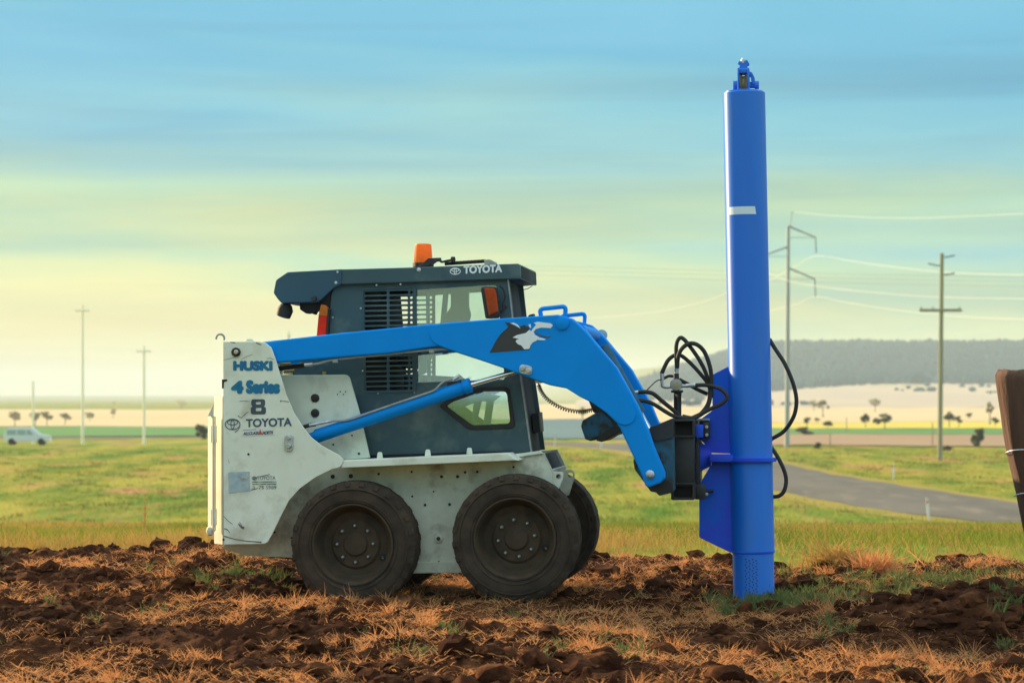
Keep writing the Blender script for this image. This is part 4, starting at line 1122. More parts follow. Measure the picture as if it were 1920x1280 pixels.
hoses = [
    ([(1269, 690, -.18), (1268, 667, -.18), (1268, 648, -.18), (1272, 636, -.18), (1280, 634, -.18), (1295, 651, -.18), (1312, 676, -.18), (1323, 698, -.17), (1330, 722, -.16), (1331, 741, -.15), (1326, 760, -.15), (1312, 777, -.16), (1298, 783, -.18), (1280, 780, -.2)], .0125),
    ([(1241, 700, -.18), (1245, 690, -.18), (1253, 675, -.17), (1265, 666, -.16), (1278, 667, -.15), (1298, 684, -.15), (1321, 710, -.14), (1333, 728, -.13), (1334, 745, -.12)], .0125),
    ([(1269.5, 690, -.20), (1272, 667, -.21), (1279, 653, -.21), (1292, 644, -.21), (1307, 646, -.21), (1321, 660, -.20), (1331, 687, -.19), (1334, 712, -.18), (1332, 741, -.18), (1325, 766, -.19), (1309, 780, -.2), (1292, 784, -.22), (1262, 779, -.26), (1225, 757, -.30), (1206, 751, -.31), (1192, 750, -.32)], .013),
    ([(1304, 722, -.18), (1326, 722, -.19), (1349, 728, -.21), (1361, 738, -.22), (1363, 746, -.22), (1354, 756, -.22), (1337, 764, -.21), (1318, 774, -.2), (1298, 783, -.2)], .0125),
    ([(1197, 735, -.28), (1211, 734.5, -.28), (1225, 738, -.27), (1242, 752, -.25), (1264, 770, -.22), (1276, 782, -.2)], .013),
    ([(1273, 711, -.15), (1292, 721, -.13), (1310, 731, -.12), (1326, 738, -.10)], .012),
    ([(1240, 712, -.16), (1253, 705, -.15), (1262, 705.5, -.15), (1270, 709, -.15)], .009),
    ([(1211, 733, -.26), (1222, 722, -.24), (1231, 714, -.2), (1240, 711, -.19)], .0035),
    ([(1443, 636, .02), (1453, 653, 0), (1470, 679, -.02), (1484, 710, -.03), (1492, 738, -.03), (1493, 760, -.03), (1487, 783, -.02), (1470, 808, 0), (1446, 823, .02)], .0125),
    ([(1446, 838, .02), (1458, 856, 0), (1470, 881, -.01), (1474, 901, -.01), (1470, 920, -.01), (1461, 929, 0), (1450, 931, .01)], .0125)]
for pts, r in hoses:
    tube('hydraulic_hose', [dp(*p) for p in pts], r, M['rubber'], D.root, 10, 6)

# ------------------------------------------------------------------ poles, wires, markers, trees
M['pole_grey'] = material('galvanised_pole', (0.30, 0.33, 0.33), (0.38, 0.40, 0.38), 0.5, rough=0.6)
M['pole_wood'] = material('weathered_pole_timber', (0.24, 0.24, 0.15), (0.32, 0.30, 0.19), 1.5, rough=0.85, stretch=(1, 1, 0.1))
M['pole_pale'] = material('haze_washed_pole_timber', (0.86, 0.82, 0.58), (0.88, 0.84, 0.62), 1.5, rough=0.85, stretch=(1, 1, 0.1))  # near-white tone puts the glare and haze of distance into the timber colour
M['wire'] = material('aluminium_wire', (0.70, 0.70, 0.60), None, rough=0.5)
M['thin_wire'] = material('dull_wire', (0.16, 0.19, 0.19), None, rough=0.6)
M['insulator'] = material('grey_insulator', (0.10, 0.13, 0.16), None, rough=0.4)

def at(u, v, Y):
    return Vector(((u - CXP) * Y / FPX, Y, CAMZ + (HZ - v) * Y / FPX))

def pole(name, u, vb, vt, r0, r1, mat, label, utop=None, group=None):
    b = px_ground(u, vb)
    r = empty(name, b)
    tp = at(utop if utop is not None else u, vt, b.y) - b
    tube('shaft', [(0, 0, -0.6), tp * 0.5, tp], [r0, (r0 + r1) / 2, r1], mat, r, 14)
    tag(r, label, 'pole', group)
    r['_Y'] = b.y
    return r, b
def on(r, b, u, v, dy=0):
    return at(u, v, b.y + dy) - b

# tall steel transmission pole
P1, b1 = pole('transmission_pole', 1475.5, 838, 424, 0.26, 0.16, M['pole_grey'], 'tall grey steel transmission pole with angled arms just right of the post driver', 1478)
P1b = b1
tube('earth_wire_peak', [on(P1, b1, 1481, 424), on(P1, b1, 1484, 410), on(P1, b1, 1484, 398), on(P1, b1, 1489, 397)], 0.045, M['pole_grey'], P1, 6)
for (u0, v0, u1, v1, dv) in ((1479, 424, 1529, 445, 29), (1478.5, 502, 1528, 523, 33), (1478, 462, 1430, 480, 30)):
    a = tube('crossarm', [on(P1, b1, u0, v0), on(P1, b1, u1, v1)], [0.11, 0.07], M['pole_grey'], P1, 8)
    tube('insulator_string', [on(P1, b1, u1, v1), on(P1, b1, u1 + 1.2, v1 + dv)], 0.055, M['insulator'], a, 8)
    tube('arm_stay', [on(P1, b1, u0, v1 + 0.5), on(P1, b1, u1, v1 + 0.5)], 0.03, M['pole_grey'], a, 6)
# timber power pole
P2, b2 = pole('power_pole', 1762, 862, 475, 0.21, 0.16, M['pole_wood'], 'greenish timber power pole with one low crossarm standing in the grass beyond the road', 1766)
ca = box('crossarm', on(P2, b2, 1723, 584.5) + Vector((0, -0.26, 0)), on(P2, b2, 1803, 579) + Vector((0, -0.14, 0)), M['pole_wood'], P2, 0.02)
for u in (1727, 1749, 1799):
    tube('pin_insulator', [on(P2, b2, u, 581, -0.2), on(P2, b2, u, 575, -0.2)], 0.05, M['insulator'], ca, 8)
for (u0, v0, u1, v1) in ((1774, 482, 1790, 479), (1758, 498, 1740, 494), (1773, 515, 1790, 512)):
    tube('side_insulator', [on(P2, b2, 1766, v0 - 0.5), on(P2, b2, u0, v0), on(P2, b2, u1, v1)], [0.035, 0.055, 0.06], M['insulator'], P2, 8)
# hazy poles on the left
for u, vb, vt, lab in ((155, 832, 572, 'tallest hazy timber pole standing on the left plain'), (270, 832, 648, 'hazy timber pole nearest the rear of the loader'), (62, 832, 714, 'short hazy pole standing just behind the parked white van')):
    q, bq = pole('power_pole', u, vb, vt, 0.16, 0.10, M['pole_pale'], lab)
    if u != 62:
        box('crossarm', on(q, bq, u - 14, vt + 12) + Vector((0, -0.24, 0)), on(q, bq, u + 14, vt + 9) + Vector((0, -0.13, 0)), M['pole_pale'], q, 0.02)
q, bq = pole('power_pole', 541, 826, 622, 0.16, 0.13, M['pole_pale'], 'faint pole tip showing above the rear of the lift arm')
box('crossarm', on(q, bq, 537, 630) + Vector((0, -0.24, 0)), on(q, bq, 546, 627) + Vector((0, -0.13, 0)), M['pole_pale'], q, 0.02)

def wire(pts, r, mat, label):
    """pts (u, v, distance)"""
    P = catmull([at(*p) for p in pts], 8)
    V, Fc = tube_geo(P, r, 5)
    o = link('power_line', mesh_from(V, Fc), mat)
    tag(o, label, 'wire')
Y1 = b1.y
wire([(1489, 397, Y1), (1560, 404, Y1 - 10), (1690, 409, Y1 - 25), (1820, 405, Y1 - 40), (1990, 397, Y1 - 55)], 0.017, M['wire'], 'topmost pale wire running right from the steel pole tip')
wire([(1360, 570, Y1 + 60), (1450, 522, Y1 + 30), (1490, 500, Y1 + 10), (1530, 480, Y1), (1600, 490, Y1 - 8), (1680, 501, Y1 - 16), (1766, 510, Y1 - 24), (1850, 514, Y1 - 32), (1990, 517, Y1 - 45)], 0.024, M['wire'], 'bright wire hung from the upper right arm of the steel pole')
wire([(700, 600, Y1 + 170), (1050, 598, Y1 + 120), (1200, 588, Y1 + 90), (1280, 575, Y1 + 70), (1345, 556, Y1 + 45), (1390, 532, Y1 + 15), (1431, 511, Y1), (1480, 527, Y1 - 6), (1560, 540, Y1 - 14), (1660, 550, Y1 - 24), (1766, 557, Y1 - 33), (1990, 561, Y1 - 50)], 0.022, M['wire'], 'bright wire hung from the left arm of the steel pole')
wire([(1380, 600, Y1 + 60), (1450, 581, Y1 + 30), (1490, 571, Y1 + 12), (1529, 556, Y1), (1580, 566, Y1 - 7), (1650, 577, Y1 - 15), (1750, 589, Y1 - 26), (1850, 596, Y1 - 36), (1990, 600, Y1 - 50)], 0.017, M['wire'], 'pale wire hung from the lower right arm of the steel pole')
Y2 = b2.y
for k, (va, lab) in enumerate(((499, 'uppermost of three thin dark wires crossing behind the post driver'), (507, 'middle one of three thin dark wires crossing behind the post driver'), (516, 'lowest of three thin dark wires crossing behind the post driver'))):
    wire([(760, va + 4, 300), (1000, va, 300), (1370, va + 9, 300), (1600, va + 15, 300), (1990, va + 22, 300)], 0.014, M['thin_wire'], lab)

# guide posts by the road
M['guide'] = material('white_guide_post', (0.78, 0.76, 0.70), (0.66, 0.62, 0.55), 3, rough=0.6)
def guide(u, vb, vt, lean, lab):
    b = px_ground(u, vb); h = (vb - vt) * b.y / FPX
    r = empty('guide_post', b)
    V, Fc = [], []
    w, d = 0.055, 0.012
    for z, s in ((-0.2, 1), (h * 0.93, 1), (h, 0.55)):
        for sx, sy in ((-1, -1), (1, -1), (1, 1), (-1, 1)):
            V.append((sx * w * s + lean * z, sy * d, z))
    for i in range(2):
        for k in range(4):
            Fc.append((i * 4 + k, i * 4 + (k + 1) % 4, i * 4 + 4 + (k + 1) % 4, i * 4 + 4 + k))
    Fc += [(3, 2, 1, 0), (8, 9, 10, 11)]
    link('post', mesh_from(V, Fc), M['guide'], r)
    zz = h * 0.82
    box('reflector', (-0.03 + lean * zz, -0.022, zz - 0.05), (0.03 + lean * zz, -0.0125, zz + 0.05), M['red'], r, 0.003)
    tag(r, lab, 'guide post', 'guide posts beside the road')
guide(1742, 975, 933, -0.10, 'leaning white guide post on the near edge of the road')
guide(1675, 898, 869, 0.03, 'white guide post on the far verge of the road')
guide(1127, 844, 822, 0.0, 'white guide post below the cross member of the loader')
guide(1040, 838, 812, 0.03, 'faint white guide post just in front of the cab')

# thin fence posts at the paddock edge
M['fence'] = material('grey_fence_timber', (0.20, 0.17, 0.14), (0.28, 0.23, 0.18), 3, rough=0.9)
for u, vb, vt, lab in ((1748, 836, 792, 'thin dark stake just left of the timber power pole'), (1556, 838, 812, 'thin fence stake at the meadow edge right of the steel pole base'), (1587, 812, 782, 'faint thin stake out in the yellow field')):
    b = px_ground(u, vb); h = (vb - vt) * b.y / FPX
    tube_o = tube('fence_post', [Vector((0, 0, -0.3)), Vector((0.03, 0, h * 0.6)), Vector((0.02, 0, h))], [0.06, 0.055, 0.05], M['fence'], None, 8)
    tube_o.location = b
    tag(tube_o, lab, 'fence post', 'thin stakes in the far paddocks')

# parked vehicle far off on the left
M['car_white'] = material('white_car_paint', (0.72, 0.74, 0.72), None, rough=0.35, coat=0.4)
M['car_glass'] = material('haze_paled_car_glass', (0.30, 0.42, 0.40), None, rough=0.3)  # haze painted in: window colour lightened to lower the far van's contrast
b = px_ground(50, 834)
car = empty('parked_van', b, R(4))
tag(car, 'small white van parked far off on the left edge of the meadow', 'van')
def ext(prof, y0, y1, name, mat, parent, bev=0.05):
    bm = bmesh.new()
    A = [bm.verts.new((x, y0, z)) for x, z in prof]; B = [bm.verts.new((x, y1, z)) for x, z in prof]
    n = len(prof); bm.faces.new(A); bm.faces.new(B[::-1])
    for i in range(n): bm.faces.new((A[i], B[i], B[(i + 1) % n], A[(i + 1) % n]))
    bmesh.ops.recalc_face_normals(bm, faces=bm.faces)
    bmesh.ops.bevel(bm, geom=list(bm.edges), offset=bev, segments=2, affect='EDGES')
    me = bpy.data.meshes.new('e'); bm.to_mesh(me); bm.free(); autosmooth(me, 40)
    return link(name, me, mat, parent)
body = ext([(-2.4, 0.35), (-2.45, 1.0), (-2.2, 1.75), (-1.9, 1.85), (0.5, 1.85), (1.3, 1.15), (2.3, 1.0), (2.45, 0.4)], 0, 1.75, 'body', M['car_white'], car)
for x0, x1, s in ((-2.1, -1.1, 0), (-1.0, -0.1, 0), (0.0, 0.75, 0.45)):
    ext([(x0, 1.08), (x0, 1.62), (x1 - s, 1.62), (x1, 1.08)], -0.012, -0.001, 'window', M['car_glass'], body, 0.003)
for x in (-1.6, 1.5):
    lathe('wheel', [(0.2, -0.02), (0.34, -0.02), (0.36, 0.0), (0.36, 0.2), (0.3, 0.21)], (x, -0.01, 0.36), (0, 1, 0), M['tyre'], car, 24)
    lathe('wheel', [(0.2, -0.02), (0.34, -0.02), (0.36, 0.0), (0.36, 0.2), (0.3, 0.21)], (x, 1.55, 0.36), (0, 1, 0), M['tyre'], car, 24)
box('tail_lamp', (2.3, -0.01, 0.8), (2.40, 0.05, 0.95), M['red'], car, 0.01)

# paddock trees ---------------------------------------------------------
M['bark'] = material('pale_bark', (0.16, 0.13, 0.10), (0.24, 0.20, 0.15), 1.0, rough=0.9)
M['leaf'] = leafy('grey_green_leaves', (0.085, 0.10, 0.065), (0.13, 0.135, 0.08), 0.8, 0.4)
M['leaf_dry'] = leafy('olive_leaves', (0.24, 0.21, 0.09), (0.18, 0.17, 0.08), 0.8, 0.5)
M['leaf_pale'] = leafy('haze_paled_leaves', (0.50, 0.46, 0.30), (0.42, 0.40, 0.27), 0.8, 0.5)  # lightened leaf colour stands in for haze glow over the far left trees
def tree(u, vb, vt, wpx, lab, name='paddock_tree', kind='open', mat='leaf', cat='tree', seed=0, lean=0.0):
    b = px_ground(u, vb); sc = b.y / FPX
    h = (vb - vt) * sc; w = wpx * sc
    rr = np.random.default_rng(seed + int(u * 7))
    r = empty(name, b)
    V, Fc = [], []
    th = {'open': 0.45, 'round': 0.42, 'bush': 0.08, 'tall': 0.5}[kind]
    top = Vector((lean * h * 0.6, 0, h * (th + 0.15)))
    tube_geo([(0, 0, -0.3), (lean * h * 0.25, 0, h * th * 0.5), top * 0.85, top], [h * 0.035 + 0.04, h * 0.028, h * 0.02, h * 0.008], 7, True, V, Fc)
    lobes = []
    nl = {'open': 9, 'round': 7, 'bush': 8, 'tall': 5}[kind]
    for k in range(nl):
        a = 2 * math.pi * (k + rr.uniform(-.3, .3)) / nl
        rad = w * 0.5 * rr.uniform(0.35, 0.72)
        zc = h * (th + (0.88 - th) * rr.uniform(0.15, 0.95))
        c = Vector((lean * h * 0.7 + rad * math.cos(a), rad * math.sin(a), zc))
        lobes.append((c, w * rr.uniform(0.10, 0.22) * (1.35 if kind == 'round' else 1), (h * (1 - th)) * rr.uniform(0.14, 0.24)))
        s = Vector((0, 0, 0)).lerp(top, rr.uniform(0.55, 0.95))
        tube_geo([s, s.lerp(c, 0.5) + Vector((0, 0, h * 0.03)), c], [h * 0.014, h * 0.010, h * 0.005], 5, True, V, Fc)
    lobes.append((Vector((lean * h * 0.8, 0, h * 0.86)), w * 0.22, h * 0.12))
    me = mesh_from(V, Fc); link('trunk', me, M['bark'], r)
    # leaf sprays
    LV, LF = [], []
    per = 95
    ls = max(0.024 * h, 0.10)
    for c, rx, rz in lobes:
        for _ in range(per):
            d = rr.standard_normal(3); d /= np.linalg.norm(d)
            q = rr.uniform(0.35, 1.0) ** 0.5
            p = Vector((c.x + d[0] * rx * q, c.y + d[1] * rx * q, c.z + d[2] * rz * q))
            n1 = Vector(rr.standard_normal(3)).normalized(); n2 = n1.orthogonal().normalized()
            s1, s2 = ls * rr.uniform(0.8, 1.8), ls * rr.uniform(0.5, 1.1)
            i = len(LV)
            LV += [p - n1 * s1, p + n2 * s2, p + n1 * s1, p - n2 * s2]
            LF.append((i, i + 1, i + 2, i + 3))
    link('crown', mesh_from(LV, LF), M[mat], r)
    tag(r, lab, cat)
T = [
 (1526, 771, 749, 24, 'pale twin crowned tree in the cream field right of the steel pole', 'open', 'leaf_dry'),
 (1543, 784, 748, 28, 'thin airy tree in the cream field right of the steel pole', 'tall', 'leaf_dry'),
 (1552, 805, 789, 20, 'small flat topped tree at the edge of the yellow field', 'open', 'leaf'),
 (1513, 802, 782, 15, 'small narrow tree nearest the steel pole', 'tall', 'leaf'),
 (1532, 796, 783, 12, 'tiny pale tree behind the flat topped one', 'tall', 'leaf_dry'),
 (1641, 773, 746, 27, 'single round crowned tree in the middle of the cream field', 'round', 'leaf_dry'),
 (1623, 803, 775, 20, 'dark upright tree left in the clump before the yellow field', 'open', 'leaf'),
 (1659, 805, 774, 30, 'broad dark tree right in the clump before the yellow field', 'open', 'leaf'),
 (1780, 803, 771, 24, 'dark tree just right of the timber power pole', 'open', 'leaf'),
 (1798, 803, 779, 14, 'small slender tree second to the right of the timber pole', 'tall', 'leaf'),
 (1817, 787, 774, 12, 'faint small tree in the far cream field on the right', 'round', 'leaf_dry'),
 (1856, 797, 752, 16, 'tall thin pale tree near the leaning wooden post', 'tall', 'leaf_dry'),
 (1866, 802, 782, 17, 'small dark tree at the foot of the thin pale one', 'open', 'leaf'),
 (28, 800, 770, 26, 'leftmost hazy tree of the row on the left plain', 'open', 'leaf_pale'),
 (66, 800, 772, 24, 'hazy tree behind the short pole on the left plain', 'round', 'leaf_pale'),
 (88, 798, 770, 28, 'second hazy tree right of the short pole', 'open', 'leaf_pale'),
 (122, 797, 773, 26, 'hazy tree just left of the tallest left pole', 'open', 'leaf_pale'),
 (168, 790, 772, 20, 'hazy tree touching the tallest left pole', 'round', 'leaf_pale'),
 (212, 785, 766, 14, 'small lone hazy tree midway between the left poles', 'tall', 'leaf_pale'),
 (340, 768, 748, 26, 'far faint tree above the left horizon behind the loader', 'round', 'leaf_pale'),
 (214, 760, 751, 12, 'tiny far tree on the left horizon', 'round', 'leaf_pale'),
 (1092, 790, 762, 22, 'pale tree seen through the gap under the lift arm', 'open', 'leaf_dry'),
]
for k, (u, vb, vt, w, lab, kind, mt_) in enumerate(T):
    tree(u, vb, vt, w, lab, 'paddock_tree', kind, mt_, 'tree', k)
B = [
 (1834, 838, 803, 34, 'dark grey bush growing at the meadow edge near the leaning wooden post', 'leaf'),
 (1643, 797, 783, 16, 'low dark bush between two trees in the central clump', 'leaf'),
 (1508, 816, 800, 40, 'wide low bushes at the right of the steel pole', 'leaf'),
 (378, 824, 796, 34, 'dark bush beside the rear guard bar of the loader', 'leaf'),
 (1533, 841, 830, 14, 'little green shrub in the grass behind the hydraulic hose', 'leaf'),
 (1776, 845, 836, 16, 'little dark shrub at the right of the timber pole base', 'leaf'),
]
for k, (u, vb, vt, w, lab, mt_) in enumerate(B):
    tree(u, vb, vt, w, lab, 'bush', 'bush', mt_, 'bush', 50 + k)

# weathered leaning fence post close by on the right ---------------------------
M['post_wood'] = material('weathered_red_brown_timber', (0.075, 0.032, 0.018), (0.13, 0.065, 0.04), 7, rough=0.9, stretch=(1, 1, 0.12), dirt=(0.24, 0.20, 0.16), dscale=9, dmin=0.60, dmax=0.70, bump=0.035, bscale=14)
YP = 13.2
bp_ = at(1993, 1150, YP); tp_ = at(1908, 690, YP)
wp = empty('fence_post', (bp_.x, bp_.y, 0))
tag(wp, 'thick weathered wooden fence post leaning at the right edge of the picture', 'fence post')
V, Fc = [], []
seg, nr = 30, 44
ax = tp_ - bp_
for i in range(nr):
    t = i / (nr - 1)
    c = ax * (t * 1.06 - 0.06)
    c.x -= 0.035 * math.sin(t * 2.6) * t
    r0 = 0.118 * (1 - 0.10 * t)
    if i == nr - 1: r0 *= 0.80
    for k in range(seg):
        a = 2 * math.pi * k / seg
        rr = r0 * (1 + 0.12 * mnoise.noise((math.cos(a) * 2.2, math.sin(a) * 2.2, t * 2.0)) + 0.10 * mnoise.noise((math.cos(a) * 6, math.sin(a) * 6, t * 3)))
        V.append(c + Vector((rr * math.cos(a), rr * math.sin(a), (0.012 * mnoise.noise((math.cos(a) * 3, math.sin(a) * 3, 9)) if i >= nr - 2 else 0))))
for i in range(nr - 1):
    for k in range(seg):
        Fc.append((i * seg + k, i * seg + (k + 1) % seg, (i + 1) * seg + (k + 1) % seg, (i + 1) * seg + k))
V.append(ax * 1.002 + Vector((-0.02, 0, -0.004))); ci = len(V) - 1
for k in range(seg): Fc.append(((nr - 1) * seg + k, (nr - 1) * seg + (k + 1) % seg, ci))
me = mesh_from(V, Fc); me.shade_smooth()
link('timber', me, M['post_wood'], wp)
for v, ua in ((838, 1893), (918, 1914)):
    t = 1 - (v - 690) / 460.0
    c = ax * t; c.x -= 0.035 * math.sin(t * 2.6) * t
    pts = [c + Vector((0.126 * math.cos(a), 0.126 * math.sin(a), 0.012 * math.sin(a * 2) + 0.02 * math.cos(a))) for a in np.linspace(0, 2 * math.pi, 26)]
    pts += [c + Vector((0.5, -0.02, 0.02)), c + Vector((3.0, -0.1, 0.03))]
    tube('tie_wire', pts, 0.0028, M['zinc'], wp, 5)

# ------------------------------------------------------------------ ploughed soil
def vnoise(X, Y, wl, seed):
    """smooth value noise, range about -1..1"""
    r = np.random.default_rng(seed); n = 256
    tab = r.uniform(-1, 1, (n, n))
    x, y = X / wl + 1000, Y / wl + 1000
    xi, yi = np.floor(x).astype(int), np.floor(y).astype(int)
    fx, fy = x - xi, y - yi
    fx, fy = fx * fx * (3 - 2 * fx), fy * fy * (3 - 2 * fy)
    a = tab[xi % n, yi % n]; b = tab[(xi + 1) % n, yi % n]; c = tab[xi % n, (yi + 1) % n]; d = tab[(xi + 1) % n, (yi + 1) % n]
    return (a * (1 - fx) + b * fx) * (1 - fy) + (c * (1 - fx) + d * fx) * fy

def soil_z(X, Y):
    X = np.asarray(X, float); Y = np.asarray(Y, float)
    z = 0.035 * vnoise(X, Y, 1.3, 1) + 0.030 * vnoise(X, Y, 0.55, 2)
    lump = 0.055 * (1 - np.abs(vnoise(X, Y, 0.26, 3)) * 1.6) + 0.030 * (1 - np.abs(vnoise(X, Y, 0.13, 4)) * 1.8) + 0.020 * (1 - np.abs(vnoise(X, Y, 0.075, 5)) * 1.8)
    rough = 0.35 + 0.65 * sstep(-0.4, 0.4, vnoise(X, Y, 1.1, 6))
    z = z + (lump - 0.03) * rough
    # dark mound of soil on the right, low rise on the left
    z = z + 0.22 * np.exp(-((X - 2.6) / 0.8) ** 2 - ((Y - 12.9) / 0.55) ** 2)
    z = z + 0.05 * np.exp(-((X + 2.6) / 1.5) ** 2 - ((Y - 17.0) / 1.2) ** 2)
    # the wheels have pressed it down
    w = np.exp(-((Y - 14.1) / 0.35) ** 2) * np.exp(-(np.clip(np.abs(X + 0.5) - 0.6, 0, None) / 0.3) ** 2)
    w2 = np.exp(-((Y - 15.3) / 0.35) ** 2) * np.exp(-(np.clip(np.abs(X + 0.35) - 0.6, 0, None) / 0.3) ** 2)
    z = z * (1 - 0.5 * np.maximum(w, w2)) + 0.02 * np.maximum(w, w2)
    e = soil_edge(X, Y)
    return -0.035 + 0.045 * sstep(15.5, 17.5, Y) + z * (0.25 + 0.75 * e) - 0.16 * (1 - e)

def soil_edge(X, Y):
    back = 18.2 - 1.3 * sstep(0.6, 2.0, X) + 0.9 * vnoise(X, Y * 0 + 3, 0.8, 21) + 0.5 * vnoise(X, Y, 0.3, 22)
    return 1 - sstep(back - 0.15, back + 0.45, Y)

M['soil'] = material('dark_red_brown_soil', (0.034, 0.0115, 0.0050), (0.060, 0.021, 0.009), 4, rough=0.95, dirt=(0.19, 0.072, 0.028), dscale=6, dmin=0.50, dmax=0.72, bump=0.02, bscale=70, spec=0.04)
xs = np.arange(-6.2, 6.2, 0.021); ys = np.concatenate([np.arange(8.6, 15, 0.026), np.arange(15, 20, 0.034)])
so = link('ploughed_soil', grid_mesh(xs, ys, soil_z), M['soil'])
tag(so, 'dark red brown ploughed soil in the foreground', 'soil', kind='structure')

# clods
def clod_set(n, lo, var, pw, sub, thr, rough):
    X = rng.uniform(-5.0, 5.0, n); Y = rng.uniform(9.2, 18.6, n)
    keep = (soil_edge(X, Y) > 0.4) & (vnoise(X, Y, 0.8, 31) + rng.uniform(-.5, .5, n) > thr) & (np.abs(X) < Y * 0.28)
    X, Y = X[keep], Y[keep]; k = len(X)
    s = lo + var * rng.uniform(0, 1, k) ** pw
    return np.stack([X, Y, soil_z(X, Y) + s * 0.25], 1), np.stack([s * rng.uniform(1, 1.7, k), s * rng.uniform(.9, 1.4, k), s * rng.uniform(.6, 1.05, k)], 1)
P, S = clod_set(8000, 0.012, 0.052, 2.8, 2, 0.0, 0.15)
cl = scatter_blobs('soil_clods', P, S, M['soil'], 2, 0.16)
tag(cl, 'loose crumbling clods of dark soil scattered over the ploughed ground', 'soil clods', kind='stuff')
P, S = clod_set(42000, 0.004, 0.013, 1.5, 1, -0.35, 0.2)
cl = scatter_blobs('soil_crumbs', P, S, M['soil'], 1, 0.22)
tag(cl, 'fine dark soil crumbs between the larger clods', 'soil crumbs', kind='stuff')

# ------------------------------------------------------------------ straw, tufts and grass: blades of real geometry
def blades(name, P, H, Wd, lean_dir, lean, mat, curve=0.35):
    """P base points, H lengths, Wd widths, lean_dir headings, lean 0..1 (1 = lying flat)"""
    n = len(P)
    d = np.stack([np.cos(lean_dir) * lean, np.sin(lean_dir) * lean, np.sqrt(np.clip(1 - lean ** 2, 0, 1))], 1)
    side = rng.standard_normal((n, 3)); side[:, 2] *= 0.3
    side -= (side * d).sum(1, keepdims=True) * d
    side /= np.linalg.norm(side, axis=1, keepdims=True)
    bend = np.stack([np.cos(lean_dir), np.sin(lean_dir), -0.6 * np.ones(n)], 1) * (curve * rng.uniform(0.2, 1.2, n) * H)[:, None]
    m = P + d * (H * 0.55)[:, None] + bend * 0.22
    t = P + d * H[:, None] + bend * 0.75
    V = np.stack([P - side * Wd[:, None] * 0.5, P + side * Wd[:, None] * 0.5, m + side * Wd[:, None] * 0.42, m - side * Wd[:, None] * 0.42, t], 1).reshape(-1, 3)
    b = np.arange(n) * 5
    F1 = np.stack([b, b + 1, b + 2], 1); F2 = np.stack([b, b + 2, b + 3], 1); F3 = np.stack([b + 3, b + 2, b + 4], 1)
    return link(name, mesh_from(V, np.concatenate([F1, F2, F3])), mat)

M['straw'] = leafy('dry_straw', (0.74, 0.35, 0.135), (0.58, 0.25, 0.09), 5, 0.35)
M['dry_grass'] = leafy('tawny_dry_grass', (0.50, 0.30, 0.085), (0.40, 0.25, 0.07), 1.2, 0.3)
M['green_grass'] = leafy('field_grass', (0.105, 0.185, 0.02), (0.32, 0.29, 0.045), 0.34, 0.35, stretch=(1, 0.20, 1), detail=8, lo=0.38, hi=0.60, dirt=(0.40, 0.22, 0.09), dscale=0.27, dmin=0.55, dmax=0.66)
M['weed'] = leafy('grey_green_weed', (0.11, 0.15, 0.05), (0.17, 0.18, 0.055), 6, 0.3)

def straw_mask(X, Y):
    m = vnoise(X * 0.6, Y * 0.8, 0.9, 41) * 1.0 + vnoise(X * 0.7, Y, 0.33, 42) * 0.8
    front = 1 - sstep(12.4, 13.6, Y)
    return m + 0.15 + 0.26 * front - 0.25 * sstep(-2, -3, X) * sstep(13, 15, Y) - 0.6 * np.exp(-((X - 2.6) / 0.8) ** 2 - ((Y - 12.9) / 0.6) ** 2)

n = 230000
X = rng.uniform(-5.0, 5.0, n); Y = 9.0 + 9.6 * rng.uniform(0, 1, n)
keep = (soil_edge(X, Y) > 0.2) & (straw_mask(X, Y) > rng.uniform(-0.25, 0.55, n)) & (np.abs(X) < Y * 0.30)
X, Y = X[keep], Y[keep]; n = len(X)
P = np.stack([X, Y, soil_z(X, Y) + rng.uniform(0, 0.012, n)], 1)
o = blades('straw_litter', P, 0.015 + 0.075 * rng.uniform(0, 1, n) ** 2, rng.uniform(0.0015, 0.0045, n), rng.uniform(0, 2 * np.pi, n), rng.uniform(0.70, 0.995, n), M['straw'], 0.5)
tag(o, 'broken dry straw lying all over the ploughed soil', 'straw', kind='stuff')

n = 60000
X = rng.uniform(-5.0, 5.0, n); Y = 9.0 + 9.4 * rng.uniform(0, 1, n)
keep = (soil_edge(X, Y) > 0.2) & (np.abs(X) < Y * 0.28) & (vnoise(X, Y, 0.5, 77) > rng.uniform(-0.9, 0.9, n))
X, Y = X[keep], Y[keep]; n = len(X)
M['dead_stem'] = leafy('dark_rotting_stems', (0.16, 0.075, 0.035), (0.075, 0.035, 0.018), 6, 0.15)
o = blades('dead_stems', np.stack([X, Y, soil_z(X, Y)], 1), 0.015 + 0.06 * rng.uniform(0, 1, n) ** 2, rng.uniform(0.0015, 0.005, n), rng.uniform(0, 2 * np.pi, n), rng.uniform(0.5, 0.995, n), M['dead_stem'], 0.5)
tag(o, 'dull brown rotting stems mixed into the ploughed soil', 'dead stems', kind='stuff')

def tufts(name, cx, cy, per, hlo, hhi, w, spread, mat, lab, cat, zf=soil_z, leanmax=0.85, lean0=0.05):
    n = len(cx)
    k = per
    X = np.repeat(cx, k) + rng.normal(0, spread, n * k); Y = np.repeat(cy, k) + rng.normal(0, spread, n * k)
    hh = np.repeat(0.35 + 1.1 * rng.uniform(0, 1, n) ** 1.6, k)
    lean = rng.uniform(lean0, leanmax, n * k)
    dir0 = np.repeat(rng.uniform(0, 2 * np.pi, n), k) + rng.normal(0, 1.3, n * k)
    P = np.stack([X, Y, zf(np.repeat(cx, k), np.repeat(cy, k)) - 0.005], 1)
    o = blades(name, P, rng.uniform(hlo, hhi, n * k) * hh, rng.uniform(0.6, 1.3, n * k) * w, dir0, lean, mat, 0.35)
    return tag(o, lab, cat, kind='stuff')

